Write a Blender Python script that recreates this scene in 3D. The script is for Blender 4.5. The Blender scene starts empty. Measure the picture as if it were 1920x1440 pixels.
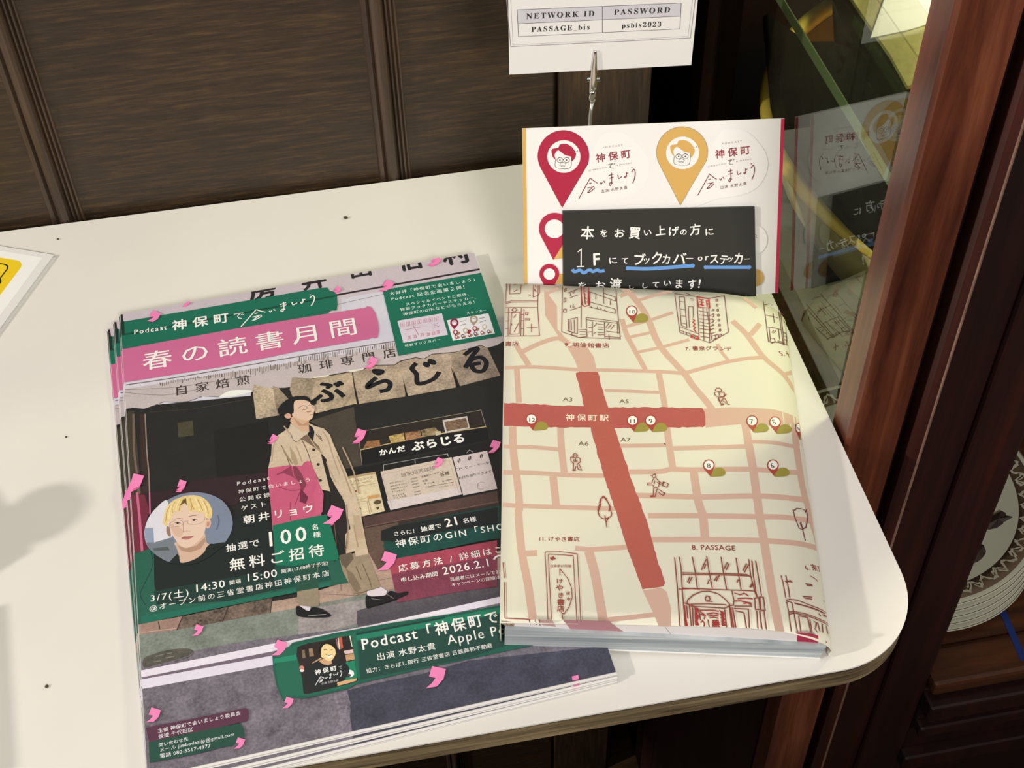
import bpy, bmesh, math, random
from mathutils import Vector, Matrix
from mathutils.geometry import tessellate_polygon
import numpy as np
random.seed(7)
SC = bpy.context.scene
COL = SC.collection
# ---------------------------------------------------------------- camera, world, lights
FPX = 2509.0
CAM = Vector((0.0, -0.40258787, 0.46396699))
cam_d = bpy.data.cameras.new('camera'); cam = bpy.data.objects.new('camera', cam_d); COL.objects.link(cam)
cam.location = CAM; cam.rotation_mode = 'XYZ'; cam.rotation_euler = (0.75339223, 0.01982321, -0.18195111)
cam_d.sensor_fit = 'HORIZONTAL'; cam_d.sensor_width = 36.0; cam_d.lens = FPX/1920*36.0
cam_d.clip_start = 0.01; cam_d.clip_end = 50
SC.camera = cam
SC.view_settings.view_transform = 'Standard'; SC.view_settings.look = 'None'
SC.view_settings.gamma = 1.0; SC.view_settings.use_curve_mapping = False
SC.view_settings.exposure = 0.10
w = bpy.data.worlds.new('world'); SC.world = w; w.use_nodes = True
w.node_tree.nodes['Background'].inputs[0].default_value = (1.0, 0.9, 0.78, 1)
w.node_tree.nodes['Background'].inputs[1].default_value = 0.30
def area(name, loc, target, size, power, col, sy=None):
    d = bpy.data.lights.new(name, 'AREA'); d.energy = power; d.color = col; d.size = size
    if sy: d.shape = 'RECTANGLE'; d.size_y = sy
    o = bpy.data.objects.new(name, d); COL.objects.link(o); o.location = loc
    o.rotation_euler = (Vector(target)-Vector(loc)).to_track_quat('-Z', 'Y').to_euler(); return o
KEY = area('key_lamp', (-1.62, -0.30, 0.80), (0.0, 0.0, 0), 0.055, 18.0, (1.0, 0.92, 0.81))
TOP = area('ceiling_lamp', (-0.25, 0.1, 1.9), (0, 0, 0), 0.9, 8.5, (1.0, 0.97, 0.93))
SPT = area('front_fill', (0.55, -3.0, 1.75), (0.12, 0.08, 0.05), 0.8, 62.0, (1.0, 0.95, 0.88))  # fill light added from the front to brighten the upright cards
INL = area('cabinet_fill', (0.50, 0.13, 0.30), (0.38, 0.10, 0.0), 0.08, 1.7, (1.0, 0.90, 0.60))  # unseen fill added inside the cabinet to brighten the bowl and brass
ILL = (0.93, 0.88, 0.78)      # light reaching the desk: turns a photographed colour into a surface colour

ROT = cam.rotation_euler.to_matrix()
def ray(x, y): return ROT @ Vector(((x-960)/FPX, -(y-720)/FPX, -1.0))
def onz(x, y, z=0.0): d = ray(x, y); return CAM + d*((z-CAM.z)/d.z)
def ony(x, y, v): d = ray(x, y); return CAM + d*((v-CAM.y)/d.y)
def onx(x, y, v): d = ray(x, y); return CAM + d*((v-CAM.x)/d.x)

# ---------------------------------------------------------------- colours and materials
def lin1(c): c /= 255.0; return c/12.92 if c <= 0.04045 else ((c+0.055)/1.055)**2.4
def lin(c): return tuple(lin1(v) for v in c)
def alb(c): return tuple(min(0.93, lin1(v)/i) for v, i in zip(c, ILL))
def newmat(name):
    m = bpy.data.materials.new(name); m.use_nodes = True
    return m, m.node_tree, m.node_tree.nodes['Principled BSDF']
def plain(name, rgb, rough=0.5, metal=0.0, spec=0.5, trans=0.0, ior=1.45, noise=0.0, nscale=60, bump=0.0):
    m, t, b = newmat(name)
    b.inputs['Base Color'].default_value = (*rgb, 1); b.inputs['Roughness'].default_value = rough
    b.inputs['Metallic'].default_value = metal; b.inputs['Specular IOR Level'].default_value = spec
    b.inputs['Transmission Weight'].default_value = trans; b.inputs['IOR'].default_value = ior
    if noise or bump:
        tc = t.nodes.new('ShaderNodeTexCoord'); n = t.nodes.new('ShaderNodeTexNoise'); n.inputs['Scale'].default_value = nscale
        n.inputs['Detail'].default_value = 6
        t.links.new(tc.outputs['Object'], n.inputs['Vector'])
        if noise:
            r = t.nodes.new('ShaderNodeValToRGB')
            r.color_ramp.elements[0].position = 0.3; r.color_ramp.elements[1].position = 0.7
            r.color_ramp.elements[0].color = (*[c*(1-noise) for c in rgb], 1); r.color_ramp.elements[1].color = (*[min(1, c*(1+noise*0.6)) for c in rgb], 1)
            t.links.new(n.outputs[0], r.inputs[0]); t.links.new(r.outputs[0], b.inputs['Base Color'])
        if bump:
            bp = t.nodes.new('ShaderNodeBump'); bp.inputs['Strength'].default_value = bump; bp.inputs['Distance'].default_value = 0.0005
            t.links.new(n.outputs[0], bp.inputs['Height']); t.links.new(bp.outputs[0], b.inputs['Normal'])
    return m
def wood(name, dark, mid, light, stretch, scale=90, rough=0.45, fleck=None, bump=0.25, coat=0.0):
    m, t, b = newmat(name)
    tc = t.nodes.new('ShaderNodeTexCoord'); mp = t.nodes.new('ShaderNodeMapping'); mp.inputs['Scale'].default_value = stretch
    n = t.nodes.new('ShaderNodeTexNoise'); n.inputs['Scale'].default_value = scale; n.inputs['Detail'].default_value = 8; n.inputs['Roughness'].default_value = 0.65
    n.inputs['Distortion'].default_value = 0.4
    t.links.new(tc.outputs['Object'], mp.inputs[0]); t.links.new(mp.outputs[0], n.inputs['Vector'])
    r = t.nodes.new('ShaderNodeValToRGB'); e = r.color_ramp.elements
    e[0].position = 0.33; e[0].color = (*dark, 1); e[1].position = 0.72; e[1].color = (*light, 1)
    k = e.new(0.52); k.color = (*mid, 1)
    t.links.new(n.outputs[0], r.inputs[0])
    big = t.nodes.new('ShaderNodeTexNoise'); big.inputs['Scale'].default_value = 9
    t.links.new(tc.outputs['Object'], big.inputs['Vector'])
    mul = t.nodes.new('ShaderNodeMix'); mul.data_type = 'RGBA'; mul.blend_type = 'MULTIPLY'; mul.inputs[0].default_value = 0.6
    br = t.nodes.new('ShaderNodeValToRGB'); br.color_ramp.elements[0].position = 0.35; br.color_ramp.elements[0].color = (0.55, 0.5, 0.45, 1)
    br.color_ramp.elements[1].position = 0.65; br.color_ramp.elements[1].color = (1.2, 1.15, 1.1, 1)
    t.links.new(big.outputs[0], br.inputs[0]); t.links.new(r.outputs[0], mul.inputs[6]); t.links.new(br.outputs[0], mul.inputs[7])
    t.links.new(mul.outputs[2], b.inputs['Base Color'])
    b.inputs['Roughness'].default_value = rough; b.inputs['Coat Weight'].default_value = coat; b.inputs['Coat Roughness'].default_value = 0.25
    bp = t.nodes.new('ShaderNodeBump'); bp.inputs['Strength'].default_value = bump; bp.inputs['Distance'].default_value = 0.0006
    t.links.new(n.outputs[0], bp.inputs['Height']); t.links.new(bp.outputs[0], b.inputs['Normal'])
    return m
def printmat(name, rough=0.42):
    """ink on paper: flat print colours held per face, alpha holds how grainy the printed photograph is there"""
    m, t, b = newmat(name)
    a = t.nodes.new('ShaderNodeVertexColor'); a.layer_name = 'ink'
    tc = t.nodes.new('ShaderNodeTexCoord')
    n = t.nodes.new('ShaderNodeTexNoise'); n.inputs['Scale'].default_value = 900; n.inputs['Detail'].default_value = 3
    n2 = t.nodes.new('ShaderNodeTexNoise'); n2.inputs['Scale'].default_value = 110; n2.inputs['Detail'].default_value = 4
    t.links.new(tc.outputs['Object'], n.inputs['Vector']); t.links.new(tc.outputs['Object'], n2.inputs['Vector'])
    ad = t.nodes.new('ShaderNodeMath'); ad.operation = 'ADD'; t.links.new(n.outputs[0], ad.inputs[0]); t.links.new(n2.outputs[0], ad.inputs[1])
    sb = t.nodes.new('ShaderNodeMath'); sb.operation = 'SUBTRACT'; sb.inputs[1].default_value = 1.0; t.links.new(ad.outputs[0], sb.inputs[0])
    mu = t.nodes.new('ShaderNodeMath'); mu.operation = 'MULTIPLY'; t.links.new(sb.outputs[0], mu.inputs[0]); t.links.new(a.outputs['Alpha'], mu.inputs[1])
    m3 = t.nodes.new('ShaderNodeMath'); m3.operation = 'MULTIPLY_ADD'; m3.inputs[1].default_value = 3.2; m3.inputs[2].default_value = 1.0
    t.links.new(mu.outputs[0], m3.inputs[0])
    vm = t.nodes.new('ShaderNodeVectorMath'); vm.operation = 'SCALE'; t.links.new(a.outputs['Color'], vm.inputs[0]); t.links.new(m3.outputs[0], vm.inputs['Scale'])
    t.links.new(vm.outputs[0], b.inputs['Base Color']); b.inputs['Roughness'].default_value = rough
    return m
def pane(name, tint):
    m = bpy.data.materials.new(name); m.use_nodes = True; t = m.node_tree; t.nodes.remove(t.nodes['Principled BSDF']); out = t.nodes['Material Output']
    lw = t.nodes.new('ShaderNodeLayerWeight'); lw.inputs[0].default_value = 0.5
    p = t.nodes.new('ShaderNodeMath'); p.operation = 'POWER'; p.inputs[1].default_value = 5; t.links.new(lw.outputs['Facing'], p.inputs[0])
    q = t.nodes.new('ShaderNodeMath'); q.operation = 'MULTIPLY_ADD'; q.inputs[1].default_value = .96; q.inputs[2].default_value = .04; t.links.new(p.outputs[0], q.inputs[0])
    tr = t.nodes.new('ShaderNodeBsdfTransparent'); tr.inputs[0].default_value = (*tint, 1); gl = t.nodes.new('ShaderNodeBsdfGlossy'); gl.inputs['Roughness'].default_value = 0.0; gl.inputs[0].default_value = (.74, .76, .74, 1)
    mx = t.nodes.new('ShaderNodeMixShader'); t.links.new(q.outputs[0], mx.inputs[0]); t.links.new(tr.outputs[0], mx.inputs[1]); t.links.new(gl.outputs[0], mx.inputs[2]); t.links.new(mx.outputs[0], out.inputs[0])
    return m
M = {}
M['laminate'] = plain('white_laminate', (0.80, 0.785, 0.75), 0.42, noise=0.03, nscale=14)
M['desk_edge'] = wood('worn_plywood_edge', lin((70, 56, 38)), lin((128, 112, 84)), lin((168, 150, 116)), (0.15, 1, 3), 120, 0.7)
M['edge_line'] = plain('dark_edge_line', lin((40, 26, 22)), 0.6)
M['panel'] = wood('walnut_panel', lin((37, 27, 16)), lin((55, 41, 25)), lin((84, 63, 36)), (0.16, 1, 2.4), 260, 0.5, bump=0.4)
M['stile'] = wood('walnut_stile', lin((40, 30, 20)), lin((62, 47, 31)), lin((84, 64, 42)), (2.6, 1, 0.2), 120, 0.5, bump=0.35)
M['mould'] = wood('walnut_moulding', lin((42, 33, 27)), lin((68, 54, 43)), lin((86, 68, 54)), (2, 1, 0.12), 70, 0.42, bump=0.15)
M['mahogany'] = wood('worn_mahogany', lin((60, 27, 18)), lin((102, 54, 37)), lin((138, 84, 58)), (2, 2, 0.14), 40, 0.38, bump=0.1, coat=0.2)
M['mahogany_dark'] = wood('dark_mahogany', lin((26, 9, 7)), lin((40, 14, 11)), lin((56, 20, 14)), (2, 2, 0.12), 40, 0.5, bump=0.1)
M['shelf_wood'] = wood('brown_shelf_wood', lin((50, 27, 14)), lin((78, 44, 24)), lin((100, 58, 32)), (0.2, 2, 2), 60, 0.45, bump=0.1)
M['floor'] = wood('dark_oak_floor', lin((24, 18, 10)), lin((62, 46, 28)), lin((104, 80, 50)), (0.3, 2, 2), 14, 0.4)
M['paper'] = plain('white_paper', (0.90, 0.90, 0.90), 0.5)
M['flyer_paper'] = plain('coated_paper', (0.84, 0.83, 0.82), 0.4)
M['cream'] = plain('cream_cover_paper', alb((220, 213, 186)), 0.5)
M['book_pages'] = None
M['ink'] = printmat('printed_ink'); M['ink_matt'] = printmat('matt_ink', 0.55)
M['black_card'] = plain('black_card', lin((44, 44, 42)), 0.5)
M['chrome'] = plain('chrome', (0.75, 0.74, 0.72), 0.18, metal=1.0)
M['wire'] = plain('bare_wire', (0.55, 0.55, 0.55), 0.35, metal=1.0)
M['glass'] = pane('clear_glass', (0.93, 0.96, 0.90))
M['glass_edge'] = plain('green_glass_edge', lin((92, 112, 78)), 0.25)
M['acrylic'] = pane('clear_acrylic', (0.97, 0.97, 0.95))
M['bowl'] = plain('pale_wood', lin((196, 182, 128)), 0.5, noise=0.12, nscale=20)
M['bowl_rim'] = plain('golden_wood_rim', lin((244, 208, 96)), 0.4, noise=0.18, nscale=40)
M['bowl_in'] = plain('golden_wood_inside', lin((206, 160, 70)), 0.5, noise=0.12, nscale=25)
M['cloth'] = plain('black_cloth', lin((20, 21, 20)), 0.95, spec=0.1, noise=0.2, nscale=200, bump=0.3)
M['brass'] = plain('brushed_brass', (0.78, 0.74, 0.32), 0.35, metal=0.6, noise=0.12, nscale=300)
M['ceramic'] = plain('glazed_ceramic', lin((196, 196, 178)), 0.2)
M['plate_edge'] = plain('brown_plate_edge', lin((60, 48, 36)), 0.3)
M['plate_band'] = plain('brown_pattern', lin((92, 76, 60)), 0.3)
M['plate_lace'] = plain('cream_lace_pattern', lin((196, 190, 170)), 0.3)
M['tape'] = plain('blue_tape', lin((30, 52, 120)), 0.5)
M['flat_dark'] = plain('flat_dark_wood', lin((26, 17, 12)), 0.85, spec=0.0)
M['worn'] = plain('worn_pale_edge', lin((136, 104, 90)), 0.6, noise=0.35, nscale=120)
M['bead'] = wood('red_brown_bead', lin((40, 16, 12)), lin((62, 26, 20)), lin((84, 38, 28)), (2, 2, 0.12), 40, 0.5, bump=0.1)
M['dark'] = plain('dark_pot_glaze', lin((40, 34, 26)), 0.4)
M['crumb'] = plain('crumb_brown', lin((70, 60, 40)), 0.9)
M['plastic'] = plain('laminate_film', (0.80, 0.80, 0.80), 0.2)
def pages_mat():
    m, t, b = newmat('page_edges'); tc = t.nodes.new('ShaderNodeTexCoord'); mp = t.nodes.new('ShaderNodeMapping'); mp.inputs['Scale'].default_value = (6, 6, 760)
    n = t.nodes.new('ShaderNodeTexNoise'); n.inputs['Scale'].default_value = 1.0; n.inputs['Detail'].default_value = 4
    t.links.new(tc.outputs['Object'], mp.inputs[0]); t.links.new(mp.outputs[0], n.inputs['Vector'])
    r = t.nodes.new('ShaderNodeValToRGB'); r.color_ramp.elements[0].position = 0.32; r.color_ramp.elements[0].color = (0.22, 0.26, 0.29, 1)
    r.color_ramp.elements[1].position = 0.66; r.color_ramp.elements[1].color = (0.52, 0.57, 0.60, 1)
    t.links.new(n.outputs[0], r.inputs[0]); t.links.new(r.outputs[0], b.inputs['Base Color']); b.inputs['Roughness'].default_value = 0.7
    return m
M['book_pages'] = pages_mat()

# ---------------------------------------------------------------- object helpers
def link(name, me, mats=(), parent=None):
    o = bpy.data.objects.new(name, me); COL.objects.link(o)
    for m in mats: me.materials.append(m)
    if parent: o.parent = parent
    return o
def tag(o, label=None, cat=None, group=None, kind=None):
    if label: o['label'] = label
    if cat: o['category'] = cat
    if group: o['group'] = group
    if kind: o['kind'] = kind
    return o
def empty(name, loc, label, cat, group=None, rot=None):
    o = bpy.data.objects.new(name, None); COL.objects.link(o); o.location = loc; o.empty_display_size = 0.01
    if rot is not None: o.rotation_euler = rot
    return tag(o, label, cat, group)
def bm_obj(name, bm, mats, parent=None, smooth=False, world=False):
    me = bpy.data.meshes.new(name); bmesh.ops.recalc_face_normals(bm, faces=bm.faces[:]); bm.to_mesh(me); bm.free()
    if smooth:
        for p in me.polygons: p.use_smooth = True
    if not isinstance(mats, (list, tuple)): mats = [mats]
    if world and parent: me.transform(Matrix.Translation(-parent.location))
    return link(name, me, mats, parent)
def add_box(bm, a, b, bev=0.0, mi=0, rot=None):
    a = Vector(a); b = Vector(b)
    g = bmesh.ops.create_cube(bm, size=1.0); vs = g['verts']
    for v in vs: v.co = Vector([(a[i]+b[i])/2 + v.co[i]*abs(b[i]-a[i]) for i in range(3)])
    fs = {f for v in vs for f in v.link_faces}
    for f in fs: f.material_index = mi
    if bev:
        es = list({e for v in vs for e in v.link_edges})
        r = bmesh.ops.bevel(bm, geom=es, offset=bev, segments=2, affect='EDGES', profile=0.6)
        for f in r['faces']: f.material_index = mi
def add_prism(bm, pts, d, mi=0, side=None):
    """closed outline of 3-D points swept by vector d"""
    d = Vector(d); lo = [bm.verts.new(p) for p in pts]; hi = [bm.verts.new(Vector(p)+d) for p in pts]
    fs = [bm.faces.new(lo), bm.faces.new(hi[::-1])]
    for f in fs: f.material_index = mi
    n = len(pts)
    for i in range(n):
        f = bm.faces.new((lo[i], hi[i], hi[(i+1) % n], lo[(i+1) % n])); f.material_index = mi if side is None else side
def add_tube(bm, pts, r, n=12, mi=0):
    pts = [Vector(p) for p in pts]; rs = r if isinstance(r, (list, tuple)) else [r]*len(pts); rings = []
    for i, p in enumerate(pts):
        t = (pts[min(i+1, len(pts)-1)]-pts[max(i-1, 0)]).normalized()
        u = t.cross(Vector((0, 0, 1)) if abs(t.z) < 0.9 else Vector((0, 1, 0))).normalized(); v = t.cross(u)
        rings.append([bm.verts.new(p+(u*math.cos(2*math.pi*k/n)+v*math.sin(2*math.pi*k/n))*rs[i]) for k in range(n)])
    for a, b in zip(rings, rings[1:]):
        for k in range(n): bm.faces.new((a[k], a[(k+1) % n], b[(k+1) % n], b[k])).material_index = mi
    bm.faces.new(rings[0][::-1]).material_index = mi; bm.faces.new(rings[-1]).material_index = mi
def add_lathe(bm, prof, c, n=72, mi=0, mis=None, closed=False):
    c = Vector(c); rings = [[bm.verts.new(c+Vector((r*math.cos(2*math.pi*k/n), r*math.sin(2*math.pi*k/n), z))) for k in range(n)] for r, z in prof]
    seq = list(zip(rings, rings[1:])) + ([(rings[-1], rings[0])] if closed else [])
    for j, (a, b) in enumerate(seq):
        for k in range(n): bm.faces.new((a[k], a[(k+1) % n], b[(k+1) % n], b[k])).material_index = mis[j] if mis else mi
    if not closed:
        bm.faces.new(rings[0][::-1]).material_index = mis[0] if mis else mi; bm.faces.new(rings[-1]).material_index = mis[-1] if mis else mi
def sm(pts, n=6, closed=False):
    """Catmull-Rom through the points"""
    P = [Vector(p) for p in pts]; out = []; N = len(P)
    for i in range(N if closed else N-1):
        p0, p1, p2, p3 = (P[(i-1) % N], P[i], P[(i+1) % N], P[(i+2) % N]) if closed else (P[max(i-1, 0)], P[i], P[i+1], P[min(i+2, N-1)])
        for k in range(n):
            t = k/n; out.append(0.5*((2*p1)+(p2-p0)*t+(2*p0-5*p1+4*p2-p3)*t*t+(3*p1-p0-3*p2+p3)*t**3))
    if not closed: out.append(P[-1])
    return out

# ---------------------------------------------------------------- lettering
_gl = {}; _adv = {}
def _text_mesh(s, off):
    c = bpy.data.curves.new('t', 'FONT'); c.body = s; c.size = 1.0; c.offset = off; c.resolution_u = 2; c.fill_mode = 'FRONT'
    o = bpy.data.objects.new('t', c); COL.objects.link(o)
    me = bpy.data.meshes.new_from_object(o.evaluated_get(bpy.context.evaluated_depsgraph_get()))
    bpy.data.objects.remove(o); bpy.data.curves.remove(c); return me
def glyph(ch, off=0.0):
    k = (ch, round(off, 3))
    if k not in _gl:
        me = _text_mesh(ch, off); me.calc_loop_triangles()
        _gl[k] = ([tuple(v.co[:2]) for v in me.vertices], [tuple(t.vertices) for t in me.loop_triangles]); bpy.data.meshes.remove(me)
    return _gl[k]
def _w(s):
    me = _text_mesh(s, 0.0); xs = [v.co.x for v in me.vertices]; bpy.data.meshes.remove(me); return max(xs)-min(xs)
def advance(ch):
    if ch not in _adv:
        _adv[ch] = _w('H'+ch+'H')-_w('HH')
    return _adv[ch]
SERIF = {}
for i in range(26):
    SERIF[chr(65+i)] = chr(0x1D400+i); SERIF[chr(97+i)] = chr(0x1D41A+i)
for i in range(10): SERIF[chr(48+i)] = chr(0x1D7CE+i)

def U(z, s):
    """'x,y x,y' read off an enlargement z = (left, top, scale) -> full-frame pixels"""
    ox, oy, k = z
    return [(ox+float(a.split(',')[0])/k, oy+float(a.split(',')[1])/k) for a in s.split()]
FULL = (0, 0, 1)
class Print:
    """flat print on a surface: to2 turns a photo pixel into surface coordinates, to3 places them (with a lift h) in the parent's space"""
    def __init__(s, to2, to3, parent, pxm, mat='ink', step=3e-6, base=4e-5, cuts=(), clip=None):
        s.to2, s.to3, s.parent, s.pxm, s.mat, s.step, s.h, s.cuts, s.clip = to2, to3, parent, pxm, mat, step, base, cuts, clip
        s.g = {}; s.cur = None; s.objs = []
    def part(s, name, label=None):
        s.cur = [name, label, [], [], []]; s.objs.append(s.cur); return s
    def tris(s, v2, faces, col, grain=0.0, dh=None):
        s.h += dh or s.step
        if s.cuts or s.clip:
            bm = bmesh.new(); vs = [bm.verts.new((x, y, 0)) for x, y in v2]
            for f in faces:
                try: bm.faces.new([vs[i] for i in f])
                except ValueError: pass
            xs = [v[0] for v in v2]
            for c in s.cuts:
                if min(xs) < c < max(xs): bmesh.ops.bisect_plane(bm, geom=bm.verts[:]+bm.edges[:]+bm.faces[:], plane_co=(c, 0, 0), plane_no=(1, 0, 0))
            for co, no in (s.clip or ()):
                bmesh.ops.bisect_plane(bm, geom=bm.verts[:]+bm.edges[:]+bm.faces[:], plane_co=(*co, 0), plane_no=(*no, 0), clear_outer=True)
            bm.verts.index_update(); v2 = [tuple(v.co[:2]) for v in bm.verts]; faces = [[v.index for v in f.verts] for f in bm.faces]; bm.free()
        n = len(s.cur[2]); s.cur[2] += [tuple(s.to3(x, y, s.h)) for x, y in v2]
        c = alb(col)
        for f in faces: s.cur[3].append([i+n for i in f]); s.cur[4].append((*c, grain))
    def poly(s, pts, col, grain=0.0):
        v = [s.to2(*p) for p in pts]
        tr = tessellate_polygon([[Vector((x, y, 0)) for x, y in v]])
        s.tris(v, [list(t) for t in tr], col, grain)
    def spoly(s, pts, col, grain=0.0, n=5): s.poly([tuple(p) for p in sm(pts, n, True)], col, grain)
    def ell(s, c, rx, ry, col, rot=0.0, n=40, grain=0.0, a0=0, a1=360):
        r = math.radians(rot); pts = []
        for k in range(n + (a1-a0 < 360)):
            a = math.radians(a0+(a1-a0)*k/n); x, y = rx*math.cos(a), ry*math.sin(a)
            pts.append((c[0]+x*math.cos(r)-y*math.sin(r), c[1]+x*math.sin(r)+y*math.cos(r)))
        s.poly(pts, col, grain)
    def stroke(s, pts, w, col, smooth=0, closed=False, grain=0.0, dh=None):
        if smooth: pts = [tuple(p) for p in sm(pts, smooth, closed)]
        if closed: pts = list(pts)+[pts[0]]
        P = [Vector(s.to2(*p)) for p in pts]; P = [p for i, p in enumerate(P) if i == 0 or (p-P[i-1]).length > 1e-6]
        if len(P) < 2: return
        hw = w/s.pxm/2; v = []; f = []
        for i, p in enumerate(P):
            a = (p-P[i-1]).normalized() if i else (P[1]-p).normalized()
            b = (P[i+1]-p).normalized() if i < len(P)-1 else a
            t = (a+b); t = t.normalized() if t.length > 1e-3 else a
            nn = Vector((-t.y, t.x)); k = hw/max(0.5, nn.dot(Vector((-a.y, a.x))))
            v += [tuple(p+nn*k), tuple(p-nn*k)]
            if i: f.append([2*i-2, 2*i-1, 2*i+1, 2*i])
        s.tris(v, f, col, grain, dh)
    def strokes(s, z, lines, w, col, smooth=0):
        for i, l in enumerate(lines.split(';')):
            l = l.strip()
            if l: s.stroke(U(z, l), w, col, smooth, dh=None if i == 0 else 3e-7)
    def text(s, txt, p0, p1, col, off=0.0, tr=None, size=None, vscale=1.0, serif=False, slant=0.0, jit=0.0):
        """lettering whose baseline runs from p0 to p1; tr = letter-spacing in em (size follows), or size = em in photo px (spacing follows)"""
        a = Vector(s.to2(*p0)); b = Vector(s.to2(*p1)); d = b-a; L = d.length; d.normalize(); n = Vector((-d.y, d.x))
        chs = [SERIF.get(c, c) if serif else c for c in txt]; adv = [advance(c) for c in chs]; k = len(chs)
        if size is not None: em = size/s.pxm; gap = (L-em*sum(adv))/max(1, k-1)
        else:
            tr = tr or 0.0; em = L/(sum(adv)+tr*(k-1)); gap = tr*em
        o_ = off*0.85; sh = [(0, 0)] if off < .006 else ([(-o_, o_*.4), (o_, -o_*.4)] if off < .013 else ([(-o_, 0), (o_, 0), (0, o_), (0, -o_)] if off < .04 else [(o_*math.cos(k*.785), o_*math.sin(k*.785)) for k in range(8)]))
        x = 0.0; VF = [([], []) for _ in sh]
        for c, ad in zip(chs, adv):
            if c != ' ':
                gv, gf = glyph(c, 0.0); jr = random.uniform(-jit, jit)*0.12; jy = random.uniform(-jit, jit)*0.06
                if gv:
                    for (sx_, sy_), (V, F) in zip(sh, VF):
                        m = len(V)
                        for gx, gy in gv:
                            gx2 = gx-gy*jr+sx_; gy2 = gy+gx*jr+jy+sy_
                            q = a+d*(x+em*(gx2+slant*gy2))+n*(em*vscale*gy2); V.append(tuple(q))
                        F += [[i+m for i in f] for f in gf]
            x += ad*em+gap
        for k, (V, F) in enumerate(VF):
            if V: s.tris(V, F, col, 0.0, None if k == 0 else .6e-6)
    def build(s):
        out = []
        for name, label, V, F, C in s.objs:
            if not F: continue
            me = bpy.data.meshes.new(name); me.from_pydata(V, [], F)
            ca = me.color_attributes.new('ink', 'FLOAT_COLOR', 'CORNER'); arr = np.repeat(np.array(C, np.float32), [len(f) for f in F], axis=0)
            ca.data.foreach_set('color', arr.ravel())
            o = link(name, me, [M[s.mat]], s.parent)
            if label: o['label'] = label
            out.append(o)
        return out
def logo_script(pr, f, w, col):
    """brush lettering of the programme title; f maps its own 0..1 box to photo px"""
    L = ['880,800 845,865 748,1040', '880,800 912,828 960,860', '866,864 895,856', '848,912 925,897', '905,905 850,965 890,950 930,912',
         '993,850 1003,870 1016,850', '1030,833 1046,856', '1085,775 1140,757', '1092,805 1142,790', '1118,742 1120,850 1106,888 1094,870 1110,852 1134,860',
         '1190,765 1200,806 1236,784', '1284,735 1286,780 1274,800 1266,788 1284,778', '1284,752 1306,744', '1344,680 1352,690', '1344,738 1370,702 1386,742 1376,810 1357,860']
    for l in L: pr.stroke([f(*map(float, a.split(','))) for a in l.split()], w, col, 4)
def logo_de(pr, f, w, col):
    for l in ('1082,652 1130,640 1106,664 1106,688 1146,692', '1142,640 1148,650', '1152,634 1158,644'):
        pr.stroke([f(*map(float, a.split(','))) for a in l.split()], w, col, 3)
def petal(pr, x, y, s=1.0, rot=0.0, col=(236, 130, 176)):
    """pink quotation-mark petal, tail down left"""
    base = [(-4, -13), (13, -8), (9, 4), (0, 13), (-14, 14), (-6, 8), (-1, 2), (-9, 0)]
    r = math.radians(rot); c, t = math.cos(r), math.sin(r)
    pr.poly([(x+s*(a*c-b*t), y+s*(a*t+b*c)) for a, b in base], col)
# ================================================================= ROOM AND DESK
bm = bmesh.new(); add_box(bm, (-1.4, 0.205, -0.75), (0.1789, 0.365, 1.3)); wall = bm_obj('wall_back', bm, M['stile']); tag(wall, kind='structure')
def wallpart(name, x0, x1, y0, mat, z0=-0.75, z1=1.3, bev=0.0008):
    bm = bmesh.new(); add_box(bm, (x0, y0, z0), (x1, 0.2052, z1), bev); return bm_obj(name, bm, mat, wall)
for x0, x1 in ((-0.512, -0.333), (-0.333, -0.1455), (-0.1455, 0.0345), (0.0345, 0.1262)):
    wallpart('panel', x0+0.003, x1-0.0012, 0.1975, M['panel'])
wallpart('stile', 0.1275, 0.1789, 0.1955, M['stile'])
prof = [(0, 0), (.0008, .0018), (.003, .002), (.0042, .0004), (.0052, .0028), (.0068, .0043), (.0085, .0047), (.0102, .0038), (.0112, .0018), (.0117, .0002), (.0124, .002), (.0132, .0022),
        (.0138, .0003), (.0146, .0018), (.0155, .0018), (.016, .0003), (.0168, .0012), (.0176, .0012), (.018, 0)]
for x0 in (-0.3325, -0.1537, 0.0257):
    bm = bmesh.new(); add_prism(bm, [Vector((x0+a, 0.1976-b, -0.75)) for a, b in prof]+[Vector((x0+.018, .205, -.75)), Vector((x0, .205, -.75))], (0, 0, 2.05)); bm_obj('moulding', bm, M['mould'], wall)
bm = bmesh.new(); add_box(bm, (0.172, 0.36, -0.75), (1.3, 0.42, 1.3)); o = bm_obj('wall_recess', bm, plain('dark_wall', lin((34, 24, 16)), 0.7)); tag(o, kind='structure')
bm = bmesh.new(); add_box(bm, (-1.4, -1.4, -0.80), (1.3, 0.42, -0.755)); fl = bm_obj('floor', bm, M['edge_line']); tag(fl, kind='structure')
pm = None; x = -1.0; row = 0
while x < 1.1:
    y = -0.9 + (row % 3)*0.17
    while y < 0.40:
        y1 = min(y+0.5, 0.40)
        bm = bmesh.new(); add_box(bm, (0, 0, 0), (0.088, y1-y-0.002, 0.006), 0.0008)
        o = bm_obj('floor_plank', bm, M['floor'], fl); o.location = (x, y, -0.7555); y += 0.5
    x += 0.09; row += 1

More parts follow.
